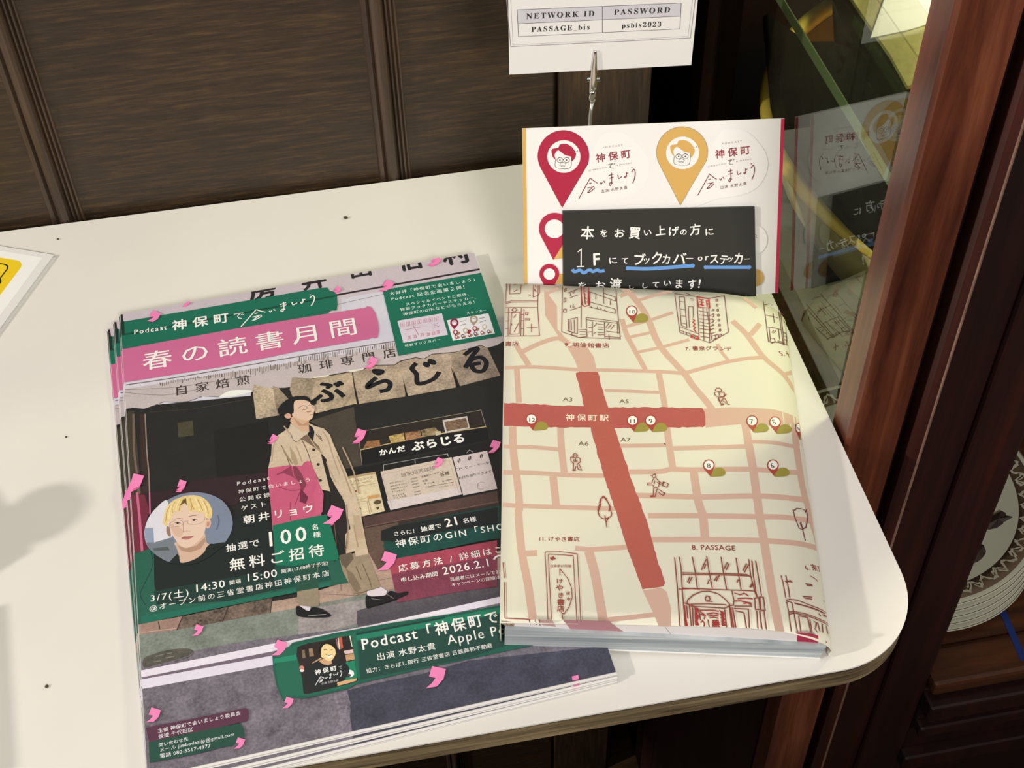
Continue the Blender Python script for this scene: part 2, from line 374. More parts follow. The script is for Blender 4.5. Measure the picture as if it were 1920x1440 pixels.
XR, YB, YF, RC, TH = 0.2095, 0.1925, -0.1506, 0.040, 0.0122
def desk_outline(z, ins=0.0):
    cx, cy = XR-RC, YF+RC; pts = [Vector((-0.62, YB, z)), Vector((-0.62, YF+ins, z))]
    for k in range(19):
        a = -math.pi/2 + k*math.pi/36; rr = RC-ins
        pts.append(Vector((cx+rr*math.cos(a), cy+rr*math.sin(a), z)))
    pts.append(Vector((XR-ins, YB, z))); return pts
desk = empty('desk', (-0.2, 0.02, -0.75), 'white laminate desk top with rounded corner and worn brown edge, along the panelled wall', 'desk')
bm = bmesh.new(); add_prism(bm, desk_outline(-0.0009), (0, 0, 0.0009)); bm_obj('top_surface', bm, M['laminate'], desk, world=True)
bm = bmesh.new(); add_prism(bm, desk_outline(-0.0022, 0.0006), (0, 0, 0.0013)); bm_obj('dark_seam', bm, M['edge_line'], desk, world=True)
bm = bmesh.new(); add_prism(bm, desk_outline(-TH, 0.0002), (0, 0, TH-0.0022)); bm_obj('edge_band', bm, M['desk_edge'], desk, world=True)
for lx in (-0.58, -0.27):
    for ly in (-0.10, 0.15):
        bm = bmesh.new(); add_box(bm, (lx, ly, -0.75), (lx+0.035, ly+0.035, -TH), 0.002); bm_obj('leg', bm, M['mahogany_dark'], desk, world=True)
for (px, py, s, lab) in ((648, 410, 0.0011, 'small brown crumb on the white desk near the wall, above the flyers'), (109, 449, 0.0006, 'tiny dark speck on the desk above the laminated yellow sign'),
                    (88, 1288, 0.0007, 'tiny dark crumb on the bare desk left of the flyers'), (124, 820, 0.0005, 'tiny dark speck on the desk left of the flyers, level with the dark shopfront')):
    p = onz(px, py, 0.0); bm = bmesh.new(); bmesh.ops.create_icosphere(bm, subdivisions=1, radius=s)
    for v in bm.verts: v.co = Vector((v.co.x*random.uniform(.8, 1.5), v.co.y*random.uniform(.8, 1.3), (v.co.z+s)*0.6))
    o = bm_obj('crumb', bm, M['crumb']); o.location = p; tag(o, lab, 'crumb')

# ================================================================= DISPLAY CABINET
cab = empty('display_cabinet', (0.2115, -0.04, -0.75), 'dark mahogany display cabinet with worn corner post and glass side, right of the desk', 'cabinet')
def cpart(name, a, b, mat, bev=0.0012, label=None):
    bm = bmesh.new(); add_box(bm, a, b, bev); o = bm_obj(name, bm, mat, cab, world=True)
    if label: o['label'] = label
    return o
bm = bmesh.new()
add_prism(bm, [Vector(p) for p in ((.2140, -.0200, -.755+.005), (.2116, -.0232, -.75), (.2116, -.0382, -.75), (.2133, -.0400, -.75), (.2364, -.0400, -.75), (.2364, -.0200, -.75))], (0, 0, 1.6))
o = bm_obj('corner_post', bm, M['mahogany'], cab, world=True); o['label'] = 'worn corner post with scuffed light finish'
cpart('groove_strip', (.2364, -.0320, -.75), (.2428, -.02, .85), M['mahogany_dark'], 0)
bm = bmesh.new(); add_prism(bm, [Vector(p) for p in ((.2428, -.02, -.75), (.2428, -.0395, -.75), (.2440, -.0418, -.75), (.2475, -.0430, -.75), (.2502, -.0405, -.75), (.2506, -.0360, -.75), (.2506, -.02, -.75))], (0, 0, 1.6))
bm_obj('bead_moulding', bm, M['bead'], cab, world=True)
bm = bmesh.new(); add_prism(bm, [Vector(p) for p in ((.2473, -.0430, -.40), (.2478, -.0434, -.40), (.2502, -.0408, -.40), (.2498, -.0400, -.40))], (0, 0, 1.25)); bm_obj('worn_edge', bm, M['worn'], cab, world=True)
cpart('door_stile', (.2507, -.0345, -.75), (.2760, -.018, .85), M['mahogany_dark'])
cpart('door_stile_lip', (.2761, -.0375, -.75), (.3040, -.018, .85), M['mahogany_dark'], .002)
g = cpart('side_glass', (.2122, -.0200, -.240), (.2160, .1900, .85), M['glass'], 0)
cpart('side_panel', (.2122, -.0200, -.75), (.2300, .35, -.2402), M['mahogany_dark'])
for y0, y1 in ((-.02, .03), (.16, .21), (.33, .35)):
    cpart('side_rail', (.2096+.002, y0, -.75), (.2125, y1, -.2402), M['mahogany_dark'], .0006)
cpart('rear_post', (.2106, .190, -.75), (.2250, .36, .85), M['flat_dark'])
cpart('back_panel', (.2251, .335, -.75), (.86, .35, .85), M['mahogany_dark'])
cpart('far_side_panel', (.84, -.03, -.75), (.86, .335, .85), M['mahogany_dark'])
cpart('top_panel', (.2160, -.018, .85), (.86, .35, .87), M['mahogany_dark'])
cpart('bottom_board', (.2165, -.0175, -.247), (.84, .334, -.235), M['shelf_wood'], 0)
cpart('bottom_ledge', (.3045, -.0440, -.247), (.84, -.0176, -.235), M['shelf_wood'], .003)
for z0, z1, y in ((-.254, -.2472, -.036), (-.270, -.2542, -.049), (-.282, -.2702, -.040), (-.292, -.2822, -.047), (-.325, -.2922, -.036), (-.340, -.3252, -.044), (-.75, -.3402, -.033)):
    cpart('base_moulding' if z0 > -.7 else 'lower_panel', (.3045, y, z0), (.84, -.02, z1), M['mahogany_dark'] if y < -.048 or z0 < -.275 else M['shelf_wood'], .002)
# glass shelf with its green ground edge
gs = cpart('glass_shelf', (.2300, -.0150, .1070), (.838, .30, .1130), M['glass'], 0)
bm = bmesh.new(); add_box(bm, (.2294, -.0150, .1070), (.2300, .30, .1130)); e = bm_obj('green_edge', bm, M['glass_edge'], gs); e.data.transform(Matrix.Translation(-cab.location))

# things inside the cabinet
bc = Vector((.410, .147, 0))
bowl = empty('wooden_bowl', (bc.x, bc.y, -.080), 'big round pale wooden bowl with golden rim behind the cabinet glass', 'bowl')
R0 = .172
bm = bmesh.new(); add_lathe(bm, [(.085, 0), (.112, .004), (.140, .030), (.159, .062), (R0-.002, .092), (R0-.008, .092), (.150, .062), (.130, .032), (.105, .012)], (0, 0, 0), 96, mis=[0, 0, 0, 0, 0, 1, 1, 1]); bm_obj('body', bm, [M['bowl'], M['bowl_in']], bowl, smooth=True)
bm = bmesh.new(); add_lathe(bm, [(R0-.007, .0922), (R0-.001, .0922), (R0+.0015, .096), (R0, .100), (R0-.005, .101), (R0-.0085, .098)], (0, 0, 0), 96, closed=True); bm_obj('rim', bm, M['bowl_rim'], bowl, smooth=True)
pot = empty('stoneware_pot', (.430, .190, -.235), 'dark brown stoneware pot standing under the wooden bowl in the cabinet', 'pot')
bm = bmesh.new(); add_lathe(bm, [(.045, 0), (.060, .01), (.070, .055), (.068, .110), (.058, .145), (.060, .1545), (.050, .1545)], (0, 0, 0), 64); bm_obj('body', bm, M['dark'], pot, smooth=True)
bm = bmesh.new(); add_lathe(bm, [(.0565, .142), (.0612, .144), (.0612, .149), (.0565, .151)], (0, 0, 0), 64, closed=True); bm_obj('neck_ring', bm, M['dark'], pot, smooth=True)
# black cloth folded in the bowl: a soft slab shaped by its outline
cz = 0.030
cpx = [(1431, 30), (1483, 62), (1518, 79), (1557, 84), (1600, 84), (1583, 40), (1567, 5), (1552, -40), (1700, -60), (1760, 120), (1740, 300), (1690, 420), (1640, 460), (1600, 425), (1550, 372), (1500, 312), (1462, 250), (1446, 190), (1439, 110)]
bm = bmesh.new(); cen = Vector((0, 0, 0)); ol = [onz(a, b, cz) for a, b in cpx]
for p in ol: cen += p/len(ol)
rings = []
for k, (f, h) in enumerate(((1.0, -.004), (1.0, .0), (.94, .003), (.7, .006), (.4, .004), (.12, .003))):
    rings.append([bm.verts.new(cen+(p-cen)*f+Vector((0, 0, h+0.0012*math.sin(i*1.7+k)*(1 if k > 1 else 0)))) for i, p in enumerate(ol)])
for a, b in zip(rings, rings[1:]):
    for i in range(len(a)): bm.faces.new((a[i], a[(i+1) % len(a)], b[(i+1) % len(a)], b[i]))
bm.faces.new(rings[-1]); bm.faces.new(rings[0][::-1])
o = bm_obj('black_cloth', bm, M['cloth'], smooth=True); tag(o, 'black cloth folded over the wooden bowl behind the glass', 'cloth')
def slab(name, px, z, th, mat, lab, cat, bev=0):
    p = [onz(a, b, z) for a, b in px]; bm = bmesh.new(); add_prism(bm, p, (0, 0, th)); o = bm_obj(name, bm, mat); return tag(o, lab, cat)
slab('brass_sheet', [(1560, -60), (1590, -5), (1640, 70), (1668, 110), (1700, 168), (1800, 140), (1800, -80)], .1135, .002, M['brass'], 'shiny brass sheet lying on the glass shelf in the cabinet', 'metal sheet')
slab('paper_card', [(1632, 72), (1700, 58), (1790, 30), (1790, -60), (1672, -40)], .1160, .0005, M['paper'], 'plain white paper card lying on the brass sheet', 'card')
rs = empty('acrylic_riser', (.246, .052, .1132), 'clear acrylic riser standing on the glass shelf beside the brass sheet', 'stand')
for n, a, b in (('side', (.2440, .014, .1132), (.2455, .100, .150)), ('top_plate', (.2456, .014, .1485), (.262, .100, .150))):
    bm = bmesh.new(); add_box(bm, a, b, .0003); bm_obj(n, bm, M['acrylic'], rs, world=True)
# stack of plates
NP = 5
for i in range(NP):
    f = i/(NP-1); r = .0768+.0140*f; c = Vector((.3280-.0075*f, .0620+.0170*f, -.2348+.0058*i))
    nm = ['lowest', 'second lowest', 'middle', 'second highest', 'topmost'][i]
    pl = empty('plate', c, ('patterned plate with brown lace border, topmost of the stack in the cabinet' if i == NP-1 else nm+' plate of the cream plate stack in the cabinet'), 'plate', 'dinner plates stacked in the cabinet')
    bm = bmesh.new(); add_lathe(bm, [(.040, 0), (.044, 0), (.046, .0015), (.058, .0022), (r-.008, .0062), (r, .0080), (r+.0005, .0088), (r-.001, .0094), (r-.009, .0078), (.060, .0040), (.040, .0034)], (0, 0, 0), 96); bm_obj('dish', bm, M['ceramic'], pl, smooth=True)
    bm = bmesh.new(); add_lathe(bm, [(r-.0012, .00925), (r-.0002, .00915), (r+.0003, .0087), (r-.0002, .0086)], (0, 0, 0), 96, closed=True); bm_obj('rim_line', bm, M['plate_edge'], pl, smooth=True)
    if i == NP-1:
        bm = bmesh.new(); add_lathe(bm, [(r-.0150, .00655), (r-.0032, .00915), (r-.0032, .0093), (r-.0150, .0067)], (0, 0, 0), 96, closed=True); bd = bm_obj('lace_band', bm, M['plate_band'], pl, smooth=True)
        bm = bmesh.new(); nb = 52
        for k in range(nb):      # scrolling lace: a bent ribbon of small leaves round the rim
            for q, (off, amp, w2) in enumerate(((0.0, .0030, .0009), (.5, -.0026, .0008))):
                pts = []
                for t in range(9):
                    a = 2*math.pi*(k+off+t/8*.92)/nb; rr = r-.0092+amp*math.sin(t/8*math.pi*(1.6 if k % 2 else 1.2))+.0006*math.sin(k*5+t*2.3)
                    pts.append((a, rr))
                vs = []
                for a, rr in pts: vs.append([bm.verts.new((math.cos(a)*(rr+e), math.sin(a)*(rr+e), .0069+(rr+e-(r-.0150))*.22+.00025)) for e in (-w2*(1+.5*math.sin(a*97)), w2*(1+.5*math.sin(a*71)))])
                for u, v in zip(vs, vs[1:]): bm.faces.new((u[0], u[1], v[1], v[0]))
        bm_obj('lace_pattern', bm, M['plate_lace'], bd)
def leaf(px, lab, ang):
    cx = sum(a for a, b in px)/len(px); cy = sum(b for a, b in px)/len(px); z = -.2348+.0058*(NP-1)+.0044
    ps = [onz(a, b, z) for a, b in px]; c = onz(cx, cy, z); bm = bmesh.new(); top = bm.verts.new(c+Vector((0, 0, .003))); bot = bm.verts.new(c)
    e1 = [bm.verts.new(p+Vector((0, 0, .0008+.0012*(i % 2)))) for i, p in enumerate(ps)]; e0 = [bm.verts.new(p) for p in ps]; n = len(ps)
    for i in range(n):
        bm.faces.new((top, e1[i], e1[(i+1) % n])); bm.faces.new((bot, e0[(i+1) % n], e0[i])); bm.faces.new((e1[i], e0[i], e0[(i+1) % n], e1[(i+1) % n]))
    tag(bm_obj('dried_leaf', bm, plain('leaf_brown', lin((56, 44, 40)), .6, noise=.3, nscale=90)), lab, 'leaf')
zl = (1720, 760, 2.88)
leaf(U(zl, '395,605 450,580 490,592 520,612 470,640 430,665 390,672 355,665 370,620'), 'pointed dark leaf lying on the top plate, the upper one of two', 0)
leaf(U(zl, '320,745 355,765 372,800 345,835 310,862 270,855 285,790'), 'short dark leaf lying on the top plate, the lower one by the door stile', 0)
slab('tape_strip', [(1874, 1148), (1886, 1146), (1926, 1236), (1914, 1240)], -.2349, .0002, M['tape'], 'strip of blue tape stuck on the cabinet floor in front of the plates', 'tape')

# ================================================================= LAMINATED SIGN (left edge of the photo)
e1 = Vector((.9076, -.4198, 0)); e2 = Vector((.4570, .8895, 0)); cor = Vector((-.1502, .1655, 0))
e1 = (onz(102, 482)-onz(0, 465)).normalized(); e2 = Vector((-e1.y, e1.x, 0))
for k, (dz, sh, lab) in enumerate(((.0003, Vector((.0008, -.0012, 0)), 'lower laminated sheet under the yellow sign at the left end'), (.0012, Vector((0, 0, 0)), 'laminated white sign with yellow rounded panel, lying at the left on the desk'))):
    s = empty('laminated_sign', cor+sh+Vector((0, 0, dz)), lab, 'sign')
    bm = bmesh.new(); a = cor+sh; pts = [a, a-e1*.15, a-e1*.15-e2*.105, a-e2*.105]
    add_prism(bm, [p+Vector((0, 0, dz)) for p in pts], (0, 0, .0004)); bm_obj('film', bm, M['plastic'], s, world=True)
    if k == 1:
        o3 = s.location.copy()
        def to2(px, py, z=dz+.0004): p = onz(px, py, z)-o3; return (p.dot(e1), p.dot(e2))
        def to3(x, y, h): return e1*x+e2*y+Vector((0, 0, .0004+h))
        pr = Print(to2, to3, s, 3700)
        zs = (0, 440, 6.546)
        B2 = lambda u, v: tuple(cor+(-e1*u-e2*v))
        def loc(u, v): p = cor-e1*u-e2*v+Vector((0, 0, dz+.0004)); return p
        def rr(u0, v0, u1, v1, r, n=6):
            out = []
            for cx, cy, a0 in ((u1-r, v0+r, -90), (u1-r, v1-r, 0), (u0+r, v1-r, 90), (u0+r, v0+r, 180)):
                for q in range(n+1):
                    t = math.radians(a0+90*q/n); out.append((-(cx+r*math.cos(t)), -(cy+r*math.sin(t))))
            return out
        def lpoly(pts, col): pr.tris(pts, [list(t) for t in tessellate_polygon([[Vector((x, y, 0)) for x, y in pts]])], col)
        pr.part('paper_insert'); lpoly(rr(.0045, .0035, .146, .101, .0004), (238, 234, 236))
        pr.part('yellow_panel', 'yellow rounded panel with black outline')
        lpoly(rr(.0120, .0085, .138, .093, .005), (234, 196, 32)); lpoly(rr(.0180, .0125, .132, .089, .0035), (40, 36, 20)); lpoly(rr(.0188, .0133, .1312, .0882, .003), (238, 202, 40))
        pr.part('black_symbol'); pr.spoly(U(zs, '-60,520 0,535 18,560 14,590 0,605 -60,640'), (34, 32, 30))
        pr.build()

# ================================================================= CARD STAND WITH THE NETWORK CARD
st = empty('clip_stand', (.1200, .1150, 0), 'metal clip stand with thin rod behind the sticker sheet, holding the network card', 'stand')
bm = bmesh.new(); add_lathe(bm, [(.0125, 0), (.0135, .0008), (.0135, .0030), (.0125, .0040), (.003, .0045), (.0015, .008)], (.1200, .1150, 0), 40); bm_obj('base', bm, M['wire'], st, world=True, smooth=True)
def oy(x, y, v=.1135): return ony(x, y, v)
bm = bmesh.new(); add_tube(bm, [(.1200, .1150, .003), (.1198, .1150, .05), oy(1106, 240), oy(1107, 215), oy(1110, 192)], .0009, 10); bm_obj('rod', bm, M['wire'], st, world=True, smooth=True)
def clip_half(pts, name, dy, lab=None):
    bm = bmesh.new(); prev = None
    for px, py, w in pts:
        c = oy(px, py, .1135+dy); rv = w/4600; ring = [bm.verts.new(c+Vector((rv*math.cos(t), .55*rv*math.sin(t)-.0006, 0))) for t in [math.pi+math.pi*k/8 for k in range(9)]]
        ring2 = [bm.verts.new(c+Vector((rv*.8*math.cos(t), .4*rv*math.sin(t)-.0002, 0))) for t in [2*math.pi-math.pi*k/8 for k in range(9)]]
        ring += ring2
        if prev:
            for k in range(18): bm.faces.new((prev[k], prev[(k+1) % 18], ring[(k+1) % 18], ring[k]))
        else: bm.faces.new(ring[::-1])
        prev = ring
    bm.faces.new(prev); return bm_obj(name, bm, M['chrome'], st, world=True, smooth=True)
clip_half([(1115, 93, 2.5), (1115.5, 96, 4), (1115, 104, 4.5), (1113.5, 125, 6.5), (1112.5, 145, 7.5), (1111.5, 160, 7), (1110.5, 170, 5)], 'front_jaw', -.0022)
clip_half([(1114, 110, 5), (1113, 140, 8.5), (1112, 152, 9), (1111, 168, 8), (1110.5, 178, 7)], 'rear_jaw', .0012)
clip_half([(1111.5, 166, 3), (1111, 174, 7), (1110.5, 180, 8.5), (1110.5, 185, 7), (1110.5, 192, 3.5)], 'clip_cup', -.0008)
bm = bmesh.new()
for sx in (1103.5, 1121):
    p = oy(sx, 149, .1120); add_tube(bm, [p+Vector((-.0008, 0, 0)), p+Vector((.0008, 0, 0))], .0012, 10)
bm_obj('hinge_pin', bm, M['chrome'], st, world=True)
# network card on a plane through its lower edge
WA = ony(955, 140, .1155); WB = ony(1296, 122, .1065)
we = (WB-WA).normalized(); wu = Vector((0, 0, 1)); wn = we.cross(wu).normalized()
if wn.y > 0: wn = -wn
wu = (wu-we*wu.dot(we)).normalized()
net = empty('network_card', WA, 'white card printed NETWORK ID and PASSWORD held upright by the clip', 'card')
bm = bmesh.new(); W_ = (WB-WA).length; add_prism(bm, [we*0, we*W_, we*W_+wu*.060, wu*.060], -wn*.0004); bm_obj('card_sheet', bm, M['paper'], net)
def plane_print(O, ea, eb, nn, parent, pxm, **kw):
    def to2(px, py):
        d = ray(px, py); t = (O-CAM).dot(nn)/d.dot(nn); p = CAM+d*t-O; return (p.dot(ea), p.dot(eb))
    def to3(x, y, h): return ea*x+eb*y+nn*h
    return Print(to2, to3, parent, pxm, **kw)
E_W = W_/341*1.0
pr = plane_print(WA, we, wu, wn, net, 341/W_, mat='ink_matt', base=2e-5, step=4e-6)
zt = (920, 0, 4.571)
pr.part('border_lines'); g1 = (150, 138, 140)
pr.strokes(zt, '133,-40 172,400 1712,325 1758,-40', 1.4, g1); pr.strokes(zt, '170,-40 192,385 1692,312 1735,-40', .6, g1)
pr.part('table_grid')
pr.poly(U(zt, '227,85 1633,25 1628,138 232,203'), (208, 203, 202))
pr.strokes(zt, '227,85 1633,25;232,203 1628,138;238,314 1622,247;227,85 238,314;1633,25 1622,247;957,53 957,280', .9, (60, 56, 58))
pr.part('lettering'); k1 = (40, 38, 40)
pr.text('NETWORK ID', U(zt, '303,162')[0], U(zt, '890,138')[0], k1, .012, tr=.16, serif=True, vscale=1.05)
pr.text('PASSWORD', U(zt, '1055,128')[0], U(zt, '1538,106')[0], k1, .012, tr=.16, serif=True, vscale=1.05)
pr.text('PASSAGE_bis', U(zt, '347,274')[0], U(zt, '850,252')[0], k1, .01, tr=.14, serif=True, vscale=1.1)
pr.text('psbis2023', U(zt, '1122,240')[0], U(zt, '1462,226')[0], k1, .01, tr=.14, serif=True, vscale=1.1)
pr.build()

# ================================================================= things left of the frame that throw the soft shadows
def shadow_src(p, h):   # point at height h whose key-lamp shadow falls on p
    k = KEY.location; t = h/k.z; return Vector((p.x+(k.x-p.x)*t, p.y+(k.y-p.y)*t, h))
ts = empty('tag_holder', onz(-150, 1010, 0), 'small tag holder with round flat top, beyond the left edge of the photo', 'sign')
zl2 = (0, 840, 2.4)
ol = [shadow_src(onz(*p), .056) for p in [tuple(v) for v in sm(U(zl2, '45,262 130,200 225,168 315,170 368,212 372,265 325,335 235,402 130,440 40,445 -40,380 -30,310'), 4, True)]]
c = sum(ol, Vector())/len(ol)
bm = bmesh.new(); add_prism(bm, ol, (0, 0, .0012)); bm_obj('disc', bm, M['paper'], ts, world=True)
bm = bmesh.new(); add_prism(bm, [shadow_src(onz(*p), .034) for p in U(zl2, '-60,140 0,225 32,268 118,440 134,468 0,553 -150,640')], (0, 0, .0006)); bm_obj('card', bm, M['paper'], ts, world=True)
bm = bmesh.new(); add_tube(bm, [(c.x-.002, c.y, .0), (c.x-.002, c.y, .0555)], .0012, 8); add_box(bm, (c.x-.012, c.y-.010, 0), (c.x+.008, c.y+.010, .003), .0005); bm_obj('foot', bm, M['chrome'], ts, world=True)
q0 = shadow_src(onz(15, 1132), .030); q1 = shadow_src(onz(34, 1438), .030); dd = (q1-q0)
bx = empty('card_box', (q0.x, q0.y, 0), 'low white card box on the desk beyond the left edge of the photo', 'box')
qn = Vector((dd.y, -dd.x, 0)).normalized(); qn = qn if qn.x < 0 else -qn
bm = bmesh.new(); f0 = Vector((q0.x, q0.y, 0)); f1 = Vector((q1.x, q1.y, 0)); add_prism(bm, [f0, f1, f1+qn*.06, f0+qn*.06], (0, 0, .027)); bm_obj('body', bm, M['paper'], bx, world=True)
bm = bmesh.new(); add_prism(bm, [v+Vector((0, 0, .0271)) for v in (f0, f1, f1+qn*.06, f0+qn*.06)], (0, 0, .0029)); bm_obj('lid', bm, M['paper'], bx, world=True)

# unseen blocker added behind the camera: keeps lamp light off floor and cabinet foot
lb = empty('light_blocker', (.35, -.95, -.75), 'dark shelf-shaped light blocker added behind the camera, out of view', 'light blocker')
for n_, a, b in (('side_panel', (-.60, -1.10, -.75), (-.58, -.80, .25)), ('side_panel', (1.28, -1.10, -.75), (1.30, -.80, .25)), ('back_panel', (-.5795, -.815, -.75), (1.2795, -.80, .2295)), ('top_board', (-.5795, -1.10, .23), (1.2795, -.80, .25)), ('shelf', (-.5795, -1.10, -.09), (1.2795, -.8155, -.07)), ('shelf', (-.5795, -1.10, -.42), (1.2795, -.8155, -.40))):
    bm = bmesh.new(); add_box(bm, a, b, .001); bm_obj(n_, bm, M['mahogany_dark'], lb, world=True)
# ================================================================= FLYERS
NF = 6; GAP = .00064; ZT = .0004+GAP*(NF-1)
fTL = onz(225, 590, ZT); fTR = onz(890, 474, ZT); fu = (fTR-fTL).normalized(); fw = Vector((-fu.y, fu.x, 0))
FW = (fTR-fTL).length; FH = (onz(1160, 1264, ZT)-fTR).length
fang = math.atan2(fu.y, fu.x)
rootF = empty('flyer', fTL, 'topmost flyer of the stack, pink and green poster of a man in a beige coat', 'flyer', 'event flyers stacked on the desk', rot=(0, 0, fang))
bm = bmesh.new(); add_box(bm, (0, -FH, -.00013), (FW, 0, 0)); bm_obj('sheet', bm, M['flyer_paper'], rootF)
def f2(px, py): p = onz(px, py, ZT)-fTL; return (p.dot(fu), p.dot(fw))
def f3(x, y, h): return Vector((x, y, h))
pr = Print(f2, f3, rootF, 3700, base=1e-5, step=1.8e-6, clip=[((0, 0), (0, 1)), ((0, -FH+.0011), (0, -1)), ((.0002, 0), (-1, 0)), ((FW-.0002, 0), (1, 0))])
A = (180, 460, 4.8); B = (560, 460, 4.8); C_ = (220, 740, 4.8); D = (580, 740, 4.8); E5 = (220, 1020, 4.8); F6 = (580, 980, 4.8); G = (480, 1160, 4.8); H = (240, 1200, 4.8)
PA = (260, 920, 10.105); MA = (480, 730, 8); TB = (700, 500, 7.58); MN = (700, 830, 8); TH_ = (540, 1190, 12)
GRN = (30, 106, 82); PNK = (200, 104, 140); WHT = (238, 234, 230); BLK = (40, 39, 37); PETAL = (236, 130, 176)
# ---- photographed street scene
pr.part('photo_background')
pr.poly([(150, 560), (900, 430), (1240, 1300), (200, 1560)], (196, 182, 184), .05)
pr.poly([(640, 560), (722, 545), (770, 690), (560, 735), (200, 780), (200, 700), (640, 640)], (206, 200, 206), .04)
pr.stroke([(210, 631), (560, 566), (910, 503)], 5, (52, 42, 44))
pr.stroke([(226, 580), (229, 610), (232, 632)], 6, (46, 38, 38)); pr.stroke([(632, 571), (722, 551)], 1, (90, 80, 84))
pr.poly([(150, 760), (240, 764), (470, 742), (475, 700), (960, 620), (1200, 1090), (700, 1170), (200, 1235)], BLK, .12)
pr.part('brush_characters_sign')
for ch, x0, y0, x1, y1 in (('房', 468, 562, 522, 552), ('井', 566, 543, 616, 534), ('田', 656, 521, 700, 513), ('伯', 748, 507, 796, 499), ('村', 832, 496, 886, 487)):
    pr.text(ch, (x0, y0), (x1, y1), (44, 42, 42), .035)
pr.part('awning')
bot = U(C_, '20,235 85,130 140,120 240,130 330,100 420,65 530,70 650,60 760,20')+U(A, '900,1355 1100,1365 1300,1330 1480,1290 1700,1285 1800,1270')+U(B, '130,1195 280,1170 440,1140 600,1105 700,1080 860,1078 920,1040 1050,1010 1130,1022 1200,980 1420,960 1530,930 1640,900 1700,925 1790,900 1835,870 1900,840')
pr.poly([(200, 726), (232, 717), (420, 685), (742, 636), (960, 600)]+bot[::-1]+[(200, 790)], (190, 176, 172), .08)
pr.poly([(200, 722), (232, 716), (740, 634), (745, 648), (600, 672), (420, 700), (232, 730), (200, 735)], (208, 200, 204), .05)
random.seed(11)
for k in range(110):
    x = 300+k*4.15; y = 713-(x-300)*.155+(6 if x < 560 else -1); hh = random.uniform(3, 13)*(.5 if x < 420 else 1)
    pr.stroke([(x, y-random.uniform(0, 3)), (x+random.uniform(-1, 1), y+hh)], random.uniform(.8, 2.2), random.choice([(120, 106, 96), (140, 126, 116), (92, 78, 68)]), dh=3e-7)
pr.stroke([(236, 722), (330, 708), (470, 684), (600, 662), (740, 640)], 2.2, (110, 98, 92), 4)
for l in ('265,1300 700,1280 1100,1220 1400,1180', '265,1325 600,1350 900,1300', '700,1220 1100,1170'): pr.stroke(U(A, l), 1.2, (140, 126, 122), 3)
pr.stroke([tuple(p) for p in bot], 1.2, (60, 50, 46))
pr.spoly(U(A, '1110,1365 1200,1312 1300,1302 1420,1310 1300,1345 1200,1362'), (232, 230, 216)); pr.poly(U(B, '110,1190 280,1165 260,1180 170,1200'), (225, 220, 200)); pr.poly(U(B, '430,1132 600,1105 560,1130 480,1142'), (225, 220, 200))
pr.text('自家焙煎', (327, 741), (470, 718), (60, 50, 46), .012, size=25); pr.text('珈琲専門店', (559, 700), (745, 667), (60, 50, 46), .012, size=25)
pr.part('cloth_curtain', 'tan split curtain with black brush kana')
TAN = (168, 148, 124)
for pl, c in ((U(C_, '1222,0 1250,222 1490,180 1460,-40 1225,-90'), (186, 166, 138)), (U(B, '-60,1190 120,1200 290,1175 480,1140 500,1300 525,1432 300,1400 0,1500 -80,1300'), (160, 142, 118)),
              (U(B, '488,1140 600,1115 700,1085 860,1082 925,1045 975,1200 958,1362 545,1428 505,1250'), TAN), (U(B, '928,1045 1050,1015 1130,1025 1200,985 1370,970 1415,1280 985,1358 935,1190'), (170, 150, 128)),
              (U(B, '1372,970 1420,962 1530,935 1640,905 1700,925 1815,1172 1452,1268 1380,1090'), (150, 132, 112))): pr.poly(pl, c, .45)
pr.poly(U(C_, '1450,185 1500,180 1560,60 1450,-60')+U(C_, '1400,-80 1420,90'), (150, 132, 108), .4)
pr.poly([(590, 716), (660, 700), (668, 757), (592, 775), (580, 760)], (176, 156, 128), .4)
INK = (26, 28, 32)
pr.text('ぶ', (584, 756), (640, 746), INK, .04, size=62, vscale=.9)
pr.spoly(U(B, '670,1115 760,1120 770,1150 720,1172 665,1150'), INK)
pr.stroke(U(B, '700,1190 630,1250 625,1280 690,1250 780,1220 825,1250 800,1300 730,1318'), 9, INK, 5); pr.stroke(U(B, '1060,1060 1020,1110 1060,1160 1070,1240 1130,1240 1220,1200 1265,1140'), 9, INK, 5)
pr.ell(U(B, '1200,1050')[0], 9, 5, INK, 20); pr.ell(U(B, '1150,1075')[0], 7, 5, INK, 20)
pr.stroke(U(B, '1490,990 1560,940 1610,935 1560,1000 1500,1100'), 9, INK, 5); pr.stroke(U(B, '1500,1105 1560,1030 1640,1010 1690,1060 1660,1130 1590,1130 1560,1080 1640,1060'), 9, INK, 5)
pr.poly(U(B, '935,1180 980,1350 965,1362 945,1240'), (30, 28, 28)); pr.poly(U(B, '1370,1095 1450,1270 1420,1282 1385,1150'), (30, 28, 28))
pr.part('shopfront')
pr.poly(U(C_, '870,330 1350,235 1420,1010 900,760'), (34, 33, 31), .08); pr.poly(U(C_, '540,255 680,235 690,370 550,385'), (74, 68, 50), .2)
pr.poly(U(D, '0,240 400,110 470,640 330,670 230,500 80,280'), (72, 64, 54), .2)
pr.poly(U(C_, '110,150 150,150 240,1100 300,1400 100,1440 60,900 0,600 0,250'), (64, 58, 46), .15); pr.poly(U(C_, '200,170 250,170 290,700 300,1080 230,1100'), (58, 44, 40), .1)
pr.stroke(U(C_, '145,175 150,500 175,700 205,1000 235,1430'), 3.6, (112, 92, 80)); pr.stroke(U(C_, '250,175 265,500 285,720 295,1080'), 2, (150, 128, 116)); pr.stroke(U(C_, '285,160 700,130 1200,40'), 1.5, (66, 60, 50))
